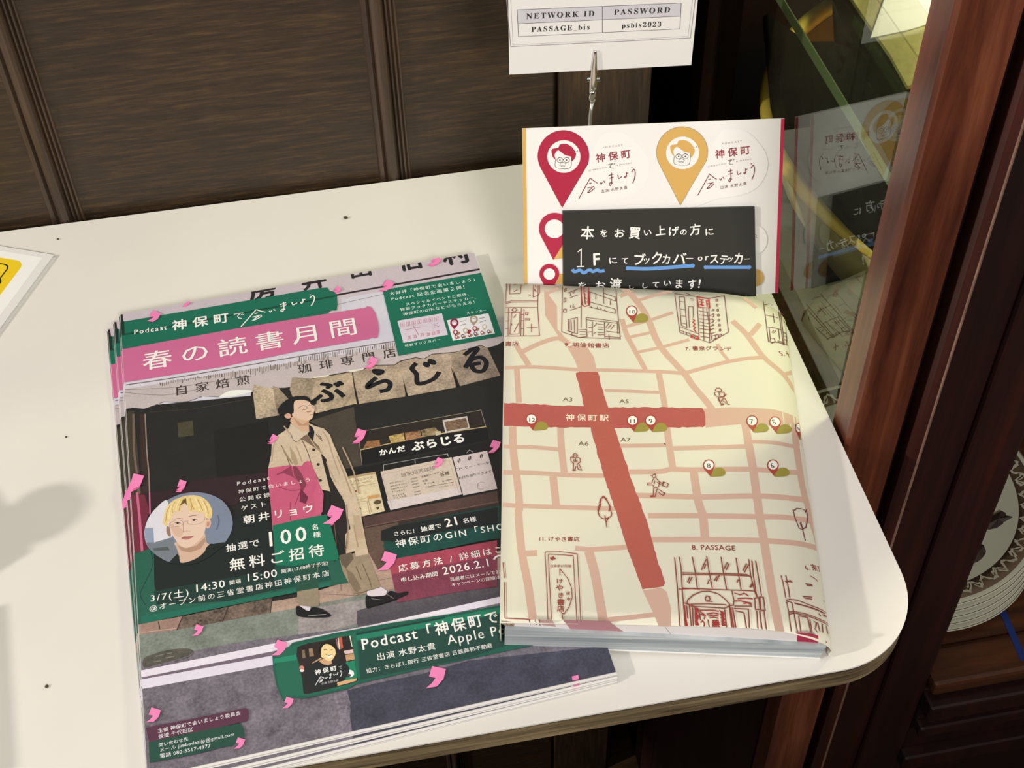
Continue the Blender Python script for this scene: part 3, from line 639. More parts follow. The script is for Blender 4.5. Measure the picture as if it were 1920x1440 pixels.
pr.poly(U(C_, '60,960 140,905 300,880 480,860 700,770 1350,700 1360,780 1060,1000 330,1000 280,1100 210,1440 100,1440'), (52, 36, 40), .1)
pr.poly(U(C_, '70,960 135,905 245,900 290,1050 250,1180 260,1300 290,1410 190,1430 110,1440'), (110, 44, 58), .12)
pr.stroke(U(C_, '178,880 200,1100 225,1425'), 4, (196, 100, 128)); pr.stroke(U(C_, '290,880 295,1075'), 2, (206, 120, 150))
# showcase and menus
pr.poly(U(D, '440,335 1545,140 1620,410 470,635'), (46, 40, 35), .15)
pr.strokes(D, '440,338 1545,140 1622,400;440,338 475,635', 1, (150, 138, 116)); pr.stroke(U(D, '460,500 1000,380 1590,290'), 1.8, (196, 172, 120))
pr.poly(U(D, '520,420 630,410 640,465 480,490'), (150, 104, 66), .5)
for a, c in (('715,375 850,345 860,420 735,440', (176, 148, 92)), ('860,345 1000,325 1010,390 870,415', (160, 118, 84)), ('1005,320 1130,295 1180,350 1020,385', (150, 130, 96))): pr.poly(U(D, a), c, .7)
pr.poly(U(D, '1198,232 1420,195 1445,305 1225,350'), (196, 186, 176)); pr.poly(U(D, '1215,248 1410,210 1432,295 1238,332'), (120, 96, 74), .8)
pr.poly(U(D, '465,505 1000,395 1595,298 1625,405 1500,430 475,632'), (28, 28, 28))
pr.poly(U(D, '1130,335 1180,330 1188,360 1140,372'), (190, 176, 140))
for s_, a, b in (('かんだ', '632,548', '868,505'), ('ぶらじる', '925,505', '1412,418')): pr.text(s_, U(D, a)[0], U(D, b)[0], WHT, .045, tr=.05)
pr.poly(U(D, '330,690 1690,410 1720,1000 500,1200 470,1080'), (30, 31, 30), .05)
pr.strokes(D, '668,690 668,635 940,585;955,580 1245,535 1250,560;948,580 955,620;1415,530 1440,500 1475,520', 1.1, (160, 154, 146))
pr.poly(U(D, '340,740 595,695 680,1050 470,1100 400,900'), (214, 196, 158), .2)
pr.poly(U(D, '340,740 595,695 600,715 345,760'), (176, 150, 110)); pr.text('ウンルニュース', U(D, '360,795')[0], U(D, '575,752')[0], (70, 56, 40), .01)
pr.strokes(D, '375,840 610,798;385,960 640,905;440,970 510,960;520,960 545,1075;530,940 560,1060;360,815 560,780', 1.2, (170, 146, 108)); pr.ell(U(D, '615,970')[0], 7.5, 4, (90, 76, 56), -8); pr.poly(U(D, '598,1018 635,1010 618,1040'), (70, 50, 36)); pr.poly(U(D, '520,915 630,898 636,925 528,945'), (196, 150, 96)); pr.poly(U(D, '440,1000 470,1030 450,1040'), (80, 60, 44)); pr.ell(U(D, '420,870')[0], 2, 1.5, (150, 60, 40))
pr.poly(U(D, '640,695 1280,565 1375,900 730,1042'), (200, 182, 164), .1); pr.poly(U(D, '700,960 1350,840 1372,900 730,1040'), (206, 192, 186), .1)
pr.strokes(D, '655,720 745,1020;1258,590 1345,880;665,720 1260,592', .6, (170, 150, 130))
pr.text('自家焙煎珈琲', U(D, '825,745')[0], U(D, '1140,672')[0], (96, 84, 74), .0)
T1 = (74, 60, 50)
for s_, a, b in (('神田ぶれんど', '722,808', '850,782'), ('珈琲店特製ぶれんど', '730,836', '900,800'), ('山盛焙煎ぶれんど', '735,862', '888,830'), ('すこぶれんど', '742,886', '865,862'), ('かふぇ牛乳', '750,922', '862,900'), ('アイス牛乳', '756,945', '880,920'), ('650yen', '912,770', '972,752'), ('650yen', '918,795', '980,778'), ('650yen', '926,820', '988,802'), ('650yen', '932,846', '994,828'), ('750yen', '944,888', '1002,872'), ('700yen', '948,912', '1010,896'),
                 ('自家製ケーキせっと', '1010,750', '1215,700'), ('紅茶', '1020,790', '1068,778'), ('きっしゅ', '1032,812', '1130,795'), ('各種', '1180,740', '1265,716'), ('各1100yen', '1198,790', '1285,768'), ('アイスクリーム', '1042,850', '1128,835'), ('クリームソーダ', '1165,842', '1300,818')):
    pr.text(s_, U(D, a)[0], U(D, b)[0], T1, .012)
pr.stroke(U(D, '1045,835 1300,790'), .7, T1)
pr.poly(U(D, '1292,568 1600,508 1692,850 1385,910'), (206, 190, 182), .1)
pr.text('コーヒー・ケーキ', U(D, '1325,688')[0], U(D, '1625,625')[0], (48, 42, 40), .015); pr.text('お持ち帰りできます', U(D, '1342,765')[0], U(D, '1645,702')[0], (48, 42, 40), .012)
for a in ('1348,597', '1444,575', '1548,556'): pr.ell(U(D, a)[0], 2.8, 4.2, (66, 56, 50), 15); pr.stroke([(U(D, a)[0][0]-.6, U(D, a)[0][1]-3.5), (U(D, a)[0][0]+.6, U(D, a)[0][1]+3.5)], 1, (200, 186, 176))
pr.strokes(D, '1510,830 1520,800 1560,790 1575,800;1515,850 1550,855 1570,850;1520,800 1515,850', .8, (140, 126, 120), 2)
pr.poly(U(D, '480,1110 1690,870 1710,1010 500,1200'), (84, 62, 56), .2); pr.stroke(U(D, '490,1198 1200,1060 1700,965'), 1.2, (120, 92, 80)); pr.poly(U(D, '500,1200 1200,1065 1710,975 1720,1300 480,1320'), (58, 44, 40), .15)
pr.poly(U(F6, '480,60 800,0 830,330 640,470 520,250'), (96, 76, 64), .25)
# kerb, pavement, road
pr.part('street')
pr.poly([(200, 1170), (262, 1170), (560, 1120), (700, 1075), (800, 1050), (1200, 1000), (1200, 1200), (200, 1330)], (166, 140, 122), .25)
pr.poly(U(E5, '215,725 600,650 520,810 215,860'), (152, 122, 108), .2); pr.stroke(U(E5, '215,800 560,760 1400,600 1900,500'), 1.2, (190, 160, 140))
pr.poly(U(E5, '590,655 1395,485 1375,645 520,812'), (104, 88, 76), .8); pr.strokes(E5, '590,655 520,812 1375,645 1395,485;1000,570 940,720;370,700 385,770', 1.4, (54, 42, 38)); pr.stroke(U(E5, '620,790 1340,650'), 1.6, (70, 58, 50))
pr.poly(U(E5, '1400,590 1920,470 1920,560 1390,650'), (178, 148, 128), .15)
pr.poly(U(F6, '280,500 420,650 780,600 740,400 620,430 520,250 250,340'), (170, 142, 124), .2); pr.strokes(F6, '40,640 420,660 770,600;280,540 290,620;590,530 740,500', 1, (120, 96, 84))
pr.poly([(200, 1198), (320, 1184), (560, 1140), (700, 1112), (760, 1105), (760, 1180), (560, 1226), (200, 1300)], (122, 128, 116), .3)
pr.poly([(560, 1145), (700, 1122), (742, 1120), (668, 1170), (560, 1200)], (150, 140, 136), .3)
pr.poly([(669, 1146), (760, 1118), (960, 1080), (1100, 1060), (1100, 1150), (671, 1178)], (84, 78, 82), .3)
pr.poly([(160, 1262), (270, 1240), (440, 1206), (670, 1176), (1150, 1090), (1300, 1500), (160, 1600)], (112, 104, 110), .45)
pr.spoly(U(H, '145,170 260,120 420,85 540,82 585,105 540,145 400,190 250,230 145,250'), (82, 78, 68), .4); pr.stroke(U(H, '560,90 590,110 560,150 420,200'), 1, (60, 54, 50), 4); pr.strokes(H, '250,150 320,135;350,125 400,120;230,200 300,190;340,165 420,150', 1.6, (126, 120, 108))
pr.poly([(200, 1266), (270, 1257), (510, 1208), (700, 1172), (935, 1120), (1150, 1075), (1150, 1086), (935, 1132), (700, 1184), (512, 1222), (270, 1270), (200, 1280)], (226, 216, 222), .05)
pr.poly([(200, 1282), (270, 1274), (512, 1230), (513, 1247), (270, 1292), (200, 1302)], (222, 212, 220), .05)
pr.poly([(270, 1270), (512, 1222), (512, 1230), (270, 1274)], (116, 100, 112), .2)
pr.poly([(669, 1160), (940, 1110), (940, 1118), (700, 1168), (669, 1172)], (78, 72, 78), .2)
pr.poly(U(G, '820,650 860,640 1100,580 1500,500 1920,380')+[(1250, 1200), (1300, 1500), (640, 1480)]+U(G, '850,1090 862,1000 840,900 855,820 830,760'), (66, 66, 78), .35)
pr.poly(U(G, '700,700 820,650 850,760 840,860 865,1000 840,1110 640,1150 760,900'), (128, 118, 126), .5)
# ---- green and pink panels
pr.part('title_bar_green')
pr.poly([(200, 611), (232, 604), (420, 572), (600, 541), (614, 540), (619, 547), (627, 547), (632, 556), (633, 572), (631, 583), (621, 583), (612, 590), (420, 623), (200, 660)], GRN)
pr.stroke([(205, 632), (262, 624), (450, 589), (628, 556)], 4.6, (26, 72, 54)); pr.stroke([(540, 598), (632, 580)], 1, (24, 84, 64)); pr.poly([(226, 604), (233, 603), (234, 628), (228, 629)], (24, 50, 42))
pr.part('title_banner_pink')
pr.poly([(200, 662), (228, 656), (420, 621), (577, 595), (677, 579)]+U(B, '590,572 620,552 655,560 690,610 715,690 724,770 712,830 690,842 660,834 640,845 300,905 0,955')+[(420, 688), (232, 718), (200, 724)], PNK)
pr.part('info_box_green')
pr.poly([(718, 547), (740, 541), (904, 512), (924, 566), (943, 630), (843, 650), (747, 668), (732, 606)], GRN)
pr.poly(U(TB, '342,776 975,670 1060,975 428,1090'), (216, 202, 208)); pr.poly(U(TB, '1045,770 1635,668 1728,955 1132,1060'), (230, 226, 224))
# map miniature
mc = (170, 100, 110)
pr.strokes(TB, '430,910 560,885 670,862;570,850 650,985', 1.0, (150, 70, 84)); pr.strokes(TB, '400,870 560,840 820,860;420,940 560,900 830,920;450,930 470,1010;700,850 810,860;560,780 580,850;830,800 860,950;860,930 1040,900', .5, (206, 160, 166))
for k in range(7): x = 415+k*80; y = 835-k*14; pr.strokes(TB, f'{x-24},{y-25} {x+24},{y-33} {x+26},{y+20} {x-22},{y+28} {x-24},{y-25};{x-12},{y-10} {x+14},{y+10};{x},{y-20} {x+2},{y+20}', .6, (186, 96, 104))
for x, y in ((510, 1015), (585, 1000), (690, 975), (775, 970), (850, 955), (920, 935)): pr.strokes(TB, f'{x-26},{y-16} {x+22},{y-22} {x+26},{y+16} {x-22},{y+22};{x-8},{y-14} {x-2},{y+16};{x+10},{y-16} {x+14},{y+14}', .7, (180, 84, 90))
pr.strokes(TB, '848,828 880,820;890,818 915,812;855,850 930,835;862,872 940,850', .8, (150, 90, 96))
# sticker miniature
def pin(p, x, y, r, col, inner=(232, 226, 222), tip=2.0, h=.62):
    pts = [(x+r*math.cos(math.radians(a)), y+r*math.sin(math.radians(a))) for a in range(-215, 36, 10)]
    p.poly(pts+[(x-.05*r, y+tip*r)], col); p.ell((x, y), r*h, r*h, inner)
DR = (150, 34, 60); TN = (170, 152, 116)
for z_, r, c in (('1152,805', 60, DR), ('1428,758', 58, TN), ('1168,938', 34, DR), ('1310,915', 36, (190, 176, 140)), ('1443,885', 33, DR), ('1580,860', 34, (196, 182, 140)), ('1180,1005', 24, DR), ('1270,992', 24, (90, 40, 50)), ('1365,977', 24, DR), ('1450,962', 24, (80, 40, 46)), ('1545,945', 24, DR), ('1638,928', 24, (90, 36, 48))):
    x, y = U(TB, z_)[0]
    if r < 37 and c != (196, 182, 140): pr.ell((x+r/7.58*1.1, y+r/7.58*.5), r/7.58*.9, r/7.58*.7, (150, 132, 96) if r < 30 else (146, 130, 90), -20) if z_ != '1310,915' else pr.ell((x+6, y+2), 4.6, 3.6, (160, 36, 56), -20)
    pin(pr, x, y, r/7.58, c, tip=1.6, h=.58)
pr.strokes(TB, '1232,790 1308,775;1240,845 1320,820;1505,745 1585,730;1512,800 1600,770', 1.2, (110, 96, 96)); pr.strokes(TB, '1130,795 1150,785 1175,800;1408,750 1428,742 1450,752', 1, (120, 60, 70), 3)
cT = (226, 236, 220)
for s_, a, b in (('大好評「神保町で会いましょう」', '235,415', '1492,200'), ('Podcast 記念企画第２弾！', '258,492', '1355,308'), ('スペシャルイベントご招待、', '462,562', '1400,405'), ('特製ブックカバーやステッカー、', '385,640', '1505,455'), ('神保町のGINなどがもらえる！', '425,705', '1490,520'), ('ステッカー', '1325,688', '1618,640'), ('特製ブックカバー', '450,1152', '962,1058')):
    pr.text(s_, U(TB, a)[0], U(TB, b)[0], cT, .006, tr=.12)
pr.part('title_lettering')
W2 = (244, 240, 232)
pr.text('Podcast', U(A, '342,808')[0], U(A, '640,762')[0], W2, .022, tr=.12, vscale=1.1)
pr.text('神保町', U(A, '683,768')[0], U(A, '1200,688')[0], W2, .025, size=29); pr.text('で', U(A, '1232,672')[0], U(A, '1338,662')[0], W2, .0)
def ft(x, y): # from the sheet enlargement's strokes to the flyer title
    u = (x-748)/638; v = (y-680)/360; return (453+u*138+v*-0, 614-u*37-(1-v)*40+8-u*0+v*2-0)
logo_script(pr, lambda x, y: (452+(x-748)*.2163, 614+(y-1040)*.118-(x-748)*.030), 2.2, W2)
pr.text('春の読書月間', (267, 694), (674, 624), W2, .009, tr=.22, vscale=.90)
pr.part('green_panels')
pr.poly(U(E5, '128,95 180,85 260,60 330,20 560,150 900,120 1100,20 1420,-40 1600,0 1960,160')+[(655, 1040), (700, 1085), (640, 1096), (540, 1115), (265, 1171), (200, 1186), (200, 1050)], (40, 92, 74), .08)
pr.poly(U(E5, '330,60 540,130 700,0')+[(395, 990), (480, 960), (515, 985), (520, 1075), (518, 1088), (430, 1110), (300, 1136), (290, 1100)], (32, 40, 38), .06)
pr.poly(U(E5, '1420,200 1600,205 1880,160 1930,330 1500,410 1400,440'), (26, 74, 62), .08); pr.poly(U(E5, '330,430 1300,260 1500,400 1000,520 360,560'), (34, 58, 50), .08)
pr.strokes(E5, '300,60 320,200 230,400 210,470 260,560', 1.2, (24, 60, 48), 4); pr.poly(U(E5, '215,660 1000,520 1920,350 1920,380 1000,560 215,725'), (34, 104, 84))
pr.part('blue_green_box')
pr.poly(U(D, '750,1190 900,1160 1400,1060 1720,1000 1720,1300 1400,1345 900,1420 790,1440 690,1420 670,1330'), (26, 64, 56), .15); pr.poly(U(D, '650,1230 760,1190 1260,1100 1700,1020 1700,1170 1200,1240 760,1330 650,1320'), (32, 36, 35), .1)
pr.poly(U(F6, '660,210 1700,30 1700,140 800,330 720,310'), (26, 70, 62), .25)
pr.part('red_box')
pr.poly(U(F6, '725,400 780,330 1690,165 1690,560 1400,620 900,700 795,725'), (160, 66, 82), .2); pr.poly(U(F6, '745,470 1690,300 1690,580 1300,635 795,725 770,600'), (122, 58, 74), .2)
# ---- man in the beige coat
pr.part('standing_man')
CT = (200, 178, 150); CT2 = (176, 152, 124)
pr.poly(U(F6, '270,320 510,250 560,380 640,580 520,620 410,665 360,560 300,440'), (152, 134, 108), .15); pr.poly(U(F6, '-60,400 80,380 80,600 90,740 0,760 -90,730 -90,600'), (138, 122, 98), .12)
pr.poly(U(E5, '1620,430 1810,390 1815,560 1780,570 1640,560 1620,500'), (146, 132, 108), .15); pr.poly(U(E5, '1580,230 1800,190 1815,400 1615,435'), (40, 78, 62), .1)
pr.poly(U(F6, '270,300 380,270 400,330 330,420 290,380'), (104, 90, 74), .1)
pr.poly(U(F6, '520,620 640,580 700,620 690,660 560,675 520,655'), (214, 200, 202)); pr.spoly(U(F6, '512,665 560,670 680,660 730,620 800,640 880,625 885,650 760,700 620,745 520,775'), (28, 26, 28)); pr.stroke(U(F6, '520,770 640,745 780,700 890,650'), 1.4, (12, 12, 12)); pr.strokes(F6, '700,650 760,690;560,690 640,700', 1, (120, 116, 116))
pr.poly(U(E5, '1640,560 1740,570 1735,610 1690,600'), (210, 200, 200)); pr.spoly(U(E5, '1615,570 1650,570 1720,610 1760,575 1840,590 1920,640 1900,665 1740,670 1640,660 1612,630'), (26, 25, 27)); pr.stroke(U(E5, '1720,655 1800,645 1880,640'), 1, (170, 166, 166))
pr.poly(U(MA, '500,590 520,520 800,520 880,560 1020,600 1110,690 1150,800 1230,980 1300,1140 1340,1220 1380,1330 1460,1500 1560,1800 1640,2250 1690,2480 1500,2520 1380,2000 1200,1560 900,1500 180,1440 185,1200 230,1000 240,830 330,700'), CT, .12)
pr.poly(U(D, '0,450 130,500 240,1000 330,1430 510,1390 460,1100 330,700 200,420'), CT, .12)
pr.poly(U(F6, '330,0 440,-10 515,235 332,285'), (196, 174, 144), .1); pr.poly(U(F6, '395,-60 455,-60 500,150 420,170'), (184, 160, 130), .1)
pr.poly(U(MA, '980,970 1060,1060 1100,1280 1180,1440 1330,1700 1420,2100 1330,2200 1200,1800 1100,1440 1040,1200'), (38, 38, 38)); pr.poly(U(D, '105,540 165,620 200,800 300,930 320,1180 330,1400 250,1250 200,1060 190,880'), (42, 38, 36), .1)
pr.poly(U(MA, '795,540 850,580 880,650 860,790 770,690 800,640'), (36, 36, 36)); pr.poly(U(MA, '680,750 760,690 950,870 985,970 900,900 800,830'), (120, 98, 80))
pr.strokes(MA, '680,750 780,960 850,1180 960,1400;520,680 560,760 600,800 640,780 750,700;380,850 440,960 500,1120 540,1200;900,680 1000,790;940,690 990,760', 1.3, (98, 78, 64), 3)
pr.strokes(MA, '600,860 660,1000 690,1100;820,760 900,880 1000,960;1000,640 1080,760 1140,960 1200,1140 1260,1300;1060,1100 1120,1250 1200,1400;300,760 260,900 240,1100;420,560 480,640 520,680', 2.2, (176, 152, 124), 3)
pr.strokes(D, '330,1000 350,1200 345,1400;400,1180 440,1380;250,560 330,760 380,900;300,480 400,700 450,900', 2.4, (170, 144, 114), 3); pr.strokes(D, '340,990 345,1180 330,1420;205,1000 240,1300 240,1400', 1.2, (110, 88, 70), 3)
pr.poly(U(F6, '330,420 400,470 470,600 420,640 360,540'), (126, 108, 86), .1); pr.strokes(F6, '400,650 510,625 640,585;480,380 540,520 560,590;420,400 470,520', 1.3, (110, 92, 70), 3)
for a in ('868,918', '935,1138', '968,1378'): pr.ell(U(MA, a)[0], 3, 2.4, (54, 40, 34))
pr.poly(U(MA, '390,860 540,1100 560,1150 480,1060 420,960'), (150, 126, 98), .1); pr.poly(U(MA, '510,870 600,1000 640,1140 580,1150 530,1050'), (170, 146, 116), .1)
PK2 = (192, 88, 116)
pr.poly(U(MA, '185,1195 520,1145 560,1170 590,1155 690,1160 720,1110 780,1085 830,1110 900,1280 970,1480 1000,1650 980,1900 960,2010 600,2080 380,2110 250,2130 230,1800 200,1500 180,1440'), PK2, .06)
pr.poly(U(MA, '270,1310 400,1240 530,1160 560,1300 640,1400 560,1330 420,1270'), (140, 62, 82)); pr.poly(U(MA, '560,1160 620,1180 700,1300 760,1440 700,1560 640,1400 570,1290'), (128, 60, 76), .1); pr.strokes(C_, '1430,830 1560,870 1650,860;1660,850 1640,900 1600,1000;1560,970 1560,1140;1660,900 1700,940', 1.6, (140, 58, 80), 3)
pr.poly(U(C_, '1650,850 1720,930 1700,990 1640,970'), (110, 46, 64)); pr.poly(U(D, '80,780 130,900 120,1060 90,1090 60,1095 40,900'), (198, 92, 120))
SK = (216, 184, 156)
pr.poly(U(MA, '510,490 560,540 700,640 800,650 790,470 540,420'), (206, 168, 136)); pr.spoly(U(MA, '560,180 680,165 800,200 870,260 880,310 865,380 850,440 790,480 700,470 600,440 545,400 545,260'), SK)
pr.poly(U(MA, '560,430 700,540 800,480 790,560 640,560'), (184, 142, 110)); pr.ell(U(MA, '480,410')[0], 6.5, 5.2, (208, 160, 136), 20)
pr.spoly(U(MA, '335,300 400,220 500,150 620,115 760,120 820,170 850,215 910,190 900,235 840,245 790,190 700,172 600,180 570,230 565,370 500,370 440,390 400,430 350,390 330,340'), (34, 34, 34)); pr.stroke(U(MA, '830,240 880,240 905,200 895,185'), 1.8, (34, 34, 34), 3)
pr.strokes(MA, '640,300 680,265 740,262 770,290 740,320 690,318;790,250 850,265 870,300;850,285 868,295', 1, (120, 100, 88), 3); pr.strokes(MA, '760,350 800,355 830,340;800,400 850,390 862,400', 1.2, (150, 96, 84), 2); pr.poly(U(MA, '770,345 830,330 800,360'), (176, 130, 104))
pr.poly(U(MA, '500,600 540,540 680,640 800,650 690,740 610,800 560,760'), (206, 184, 158), .06)
pr.part('green_box')
pr.poly(U(C_, '1400,1185 1640,1130 1880,1085 1925,1200 1990,1440')+U(F6, '270,320 255,345')+U(E5, '1880,160 1600,205 1425,196'), (28, 110, 82))
# ---- texts over the photo
pr.part('guest_lettering')
for s_, a, b, z_, o_ in (('Podcast', '1078,828', '1372,775', C_, .004), ('神保町で会いましょう', '1090,900', '1745,785', C_, .004), ('公開収録', '1100,970', '1378,925', C_, .004), ('ゲスト', '1115,1052', '1350,1005', C_, .01), ('朝井リョウ', '1135,1168', '1775,1055', C_, .02)):
    pr.text(s_, U(z_, a)[0], U(z_, b)[0], W2, o_*.7, tr=.2, vscale=.95)
pr.text('抽選で', U(C_, '980,1420')[0], U(C_, '1285,1365')[0], W2, .012, tr=.12); pr.text('100', U(C_, '1335,1378')[0], U(C_, '1712,1318')[0], W2, .018, tr=.16, vscale=1.12)
pr.text('名', U(C_, '1750,1225')[0], U(C_, '1818,1214')[0], W2, .01); pr.text('様', U(C_, '1762,1295')[0], U(C_, '1835,1284')[0], W2, .01)
pr.text('無料ご招待', U(E5, '1010,245')[0], U(E5, '1870,100')[0], W2, .014, tr=.22)
pr.text('3/7(土)', U(E5, '296,528')[0], U(E5, '650,470')[0], W2, .008, tr=.12); pr.text('14:30', U(E5, '692,445')[0], U(E5, '975,395')[0], W2, .012, tr=.05); pr.text('開場', U(E5, '1010,375')[0], U(E5, '1118,355')[0], W2, .006)
pr.text('15:00', U(E5, '1155,350')[0], U(E5, '1445,300')[0], W2, .012, tr=.05); pr.text('開演(17:00終了予定)', U(E5, '1475,272')[0], U(E5, '1905,190')[0], W2, .006)
pr.text('@オープン前の三省堂書店神田神保町本店', U(E5, '288,612')[0], U(F6, '188,480')[0], W2, .006, tr=.18)
pr.part('prize_lettering')
pr.text('さらに！', U(D, '760,1280')[0], U(D, '985,1245')[0], W2, .006); pr.text('抽選で', U(D, '1005,1240')[0], U(D, '1195,1203')[0], W2, .014, tr=.05); pr.text('21', U(D, '1230,1200')[0], U(D, '1358,1172')[0], W2, .025, tr=.08, vscale=1.1); pr.text('名様', U(D, '1385,1165')[0], U(D, '1508,1142')[0], W2, .012)
pr.text('神保町のGIN「SHOTEN', U(D, '780,1382')[0], U(D, '1985,1180')[0], W2, .008, tr=.13)
pr.text('応募方法 / 詳細はこちら', U(F6, '805,450')[0], U(F6, '1960,230')[0], W2, .008, tr=.2); pr.text('申し込み期間', U(F6, '825,545')[0], U(F6, '1162,482')[0], W2, .01); pr.text('2026.2.1', U(F6, '1205,478')[0], U(F6, '1640,395')[0], W2, .008, tr=.06, vscale=1.05); pr.text('～28', U(F6, '1660,395')[0], U(F6, '2060,320')[0], W2, .008)
pr.text('当選者にはメールでお知らせ', U(F6, '1265,535')[0], U(F6, '1860,440')[0], W2, .002); pr.text('キャンペーンの詳細はサイト', U(F6, '1280,582')[0], U(F6, '1850,490')[0], W2, .002)
# ---- round guest portrait
pr.part('guest_portrait', 'round portrait of a fair-haired person with thin glasses')
cc = U(PA, '950,700')[0]
outl = U(PA, '112,830 130,690 200,520 330,350 560,190 820,80 1100,48 1360,90 1580,200 1720,370 1782,560 1780,720 1720,880 1620,1020 1540,1030 1400,1025 1330,1035 760,1190 600,1360 420,1290 280,1190 180,1080 130,960')
pr.spoly(outl, (122, 130, 146), .04, 3); pr.spoly(U(PA, '118,830 140,680 205,520 330,355 545,205 600,600 640,880 500,1000 290,1000 160,1010'), (216, 210, 212), .03)
pr.poly(U(PA, '125,725 285,720 300,1000 170,1040 125,900'), (142, 152, 168)); pr.poly(U(PA, '150,1000 300,1000 640,900 720,1060 760,1190 600,1355 420,1290 260,1170'), (116, 122, 128), .1); pr.poly(U(PA, '270,1110 560,1080 600,1150 300,1160'), (84, 92, 84))
pr.stroke(U(PA, '1500,480 1530,600 1480,760'), 2.5, (96, 104, 122), 3)
pr.spoly(U(PA, '1230,780 1290,1000 1345,1045 1250,1180 1120,1290 960,1360 800,1390 770,1240 720,1090 700,1000 1000,900'), (206, 172, 146)); pr.poly(U(PA, '730,1050 900,1110 1100,1060 1260,900 1280,980 1180,1120 980,1190 820,1160'), (176, 138, 112))
pr.spoly(U(PA, '580,560 640,330 900,250 1180,330 1290,560 1270,740 1230,860 1130,980 1010,1070 890,1100 790,1050 690,930 620,800'), (222, 192, 168))
pr.spoly(U(PA, '600,640 700,680 790,720 850,790 835,850 790,900 700,870 640,780'), (210, 174, 148)); pr.ell(U(PA, '1322,640')[0], 5.2, 9, (220, 178, 156), 8); pr.ell(U(PA, '1322,650')[0], 2.6, 5, (190, 136, 112), 8); pr.spoly(U(PA, '540,700 590,720 620,860 600,890 555,850 530,780'), (150, 116, 92))
pr.spoly(U(PA, '470,620 490,480 530,340 640,220 760,160 900,115 1060,105 1200,140 1310,220 1370,320 1400,420 1375,540 1290,540 1240,480 1220,420 1150,450 1060,390 1000,440 960,400 930,300 880,240 830,300 780,420 700,400 660,480 620,540 570,640 560,690 500,680'), (224, 196, 132), .12)
for a in ('700,230 640,330 650,440', '860,170 800,290 770,400', '980,160 1010,280 1060,380', '1120,180 1180,300 1220,400', '1240,220 1300,340 1330,460', '600,300 540,430 520,600', '1010,300 1000,400'): pr.stroke(U(PA, a), 1.3, (184, 146, 86), 4)
for a in ('780,200 720,330 720,400', '1060,150 1120,260 1160,400', '1180,180 1260,320 1290,500', '660,260 600,400 580,560'): pr.stroke(U(PA, a), 1.2, (240, 222, 172), 4)
pr.poly(U(PA, '850,190 905,160 920,300 880,250 790,300'), (110, 84, 50))
pr.strokes(PA, '680,560 760,545 845,555;950,515 1040,490 1100,488', 1, (110, 80, 62), 3); pr.strokes(PA, '690,635 750,622 800,640;1010,580 1060,565 1130,580', .9, (70, 50, 42), 3); pr.ell(U(PA, '745,632')[0], 2.3, 1.7, (44, 32, 28)); pr.ell(U(PA, '1055,577')[0], 2.3, 1.8, (44, 32, 28))
pr.strokes(PA, '590,720 600,640 680,590 790,580 850,620 830,680 740,700 640,690;860,610 930,590;935,590 940,640 1010,660 1130,650 1240,600 1260,520', .6, (150, 128, 120), 4)
pr.strokes(PA, '850,800 930,785 990,795;860,620 850,720 850,800', .7, (184, 136, 112), 3); pr.spoly(U(PA, '815,920 870,885 940,885 1050,878 1000,920 920,945 850,940'), (178, 112, 104)); pr.stroke(U(PA, '820,915 900,912 1045,882'), .6, (130, 70, 64), 3)
pr.spoly(U(PA, '1345,1050 1700,1000 1500,1150 1300,1300 1000,1420 700,1400 600,1365 760,1240 800,1380 960,1360 1120,1290 1250,1180'), (32, 40, 38))
# ---- bottom panels
pr.part('podcast_panel_green')
pr.poly(U(G, '150,340 300,260 330,225 700,140 1200,50 1920,-60 2400,-150 2500,250 1920,370 1500,460 900,600 830,640 500,715 420,730 340,720 250,750 190,620 160,480'), (30, 90, 72), .05)
pr.poly(U(G, '170,330 310,260 870,130 905,150 930,560 900,600 850,620 480,700 330,700 260,740 200,600'), (36, 100, 78), .04)
pr.poly(U(G, '905,150 1490,40 1920,-40 2300,-110 2300,-60 1920,20 910,205'), (34, 122, 92)); pr.poly(U(G, '160,370 370,330 372,380 160,410'), (38, 132, 100)); pr.poly(U(G, '905,140 1700,-10 1700,8 905,160'), (26, 60, 54))
pr.poly(U(G, '920,210 1920,20 2300,-60 2400,200 1920,360 940,560'), (34, 70, 60), .05)
pr.spoly([p for p in U(TH_, '215,300 800,160 1385,45 1440,200 1500,560 1570,980 1540,1080 1100,1200 450,1355 350,1300 330,1050 260,720')], (44, 36, 34), .3, 2)
for a, c in (('1120,100 1140,90 1180,350 1150,355', (226, 216, 196)), ('1145,90 1215,80 1245,320 1190,350', (190, 88, 66)), ('1070,120 1100,110 1150,330 1120,330', (150, 100, 96)), ('1385,55 1410,50 1455,290 1440,300', (226, 222, 200)), ('1250,390 1470,350 1480,440 1290,460', (226, 190, 184)), ('1290,480 1490,450 1505,580 1320,620', (196, 150, 110)), ('470,340 560,330 590,500 490,520', (146, 116, 84)), ('320,370 380,360 400,540 330,560', (120, 100, 74)), ('560,650 740,540 770,560 540,680', (196, 160, 130))): pr.poly(U(TH_, a), c, .2)
pr.poly(U(TH_, '1300,650 1500,600 1570,980 1500,1010 1280,1050 1390,800'), (28, 128, 92)); pr.spoly(U(TH_, '1250,900 1300,840 1400,815 1480,860 1480,940 1400,980 1300,960'), (238, 238, 234)); pr.spoly(U(TH_, '1310,900 1420,920 1390,975 1310,965'), (70, 62, 70))
pr.poly(U(TH_, '1110,1100 1300,1050 1560,1000 1540,1060 1380,1110 1110,1180'), (210, 170, 120))
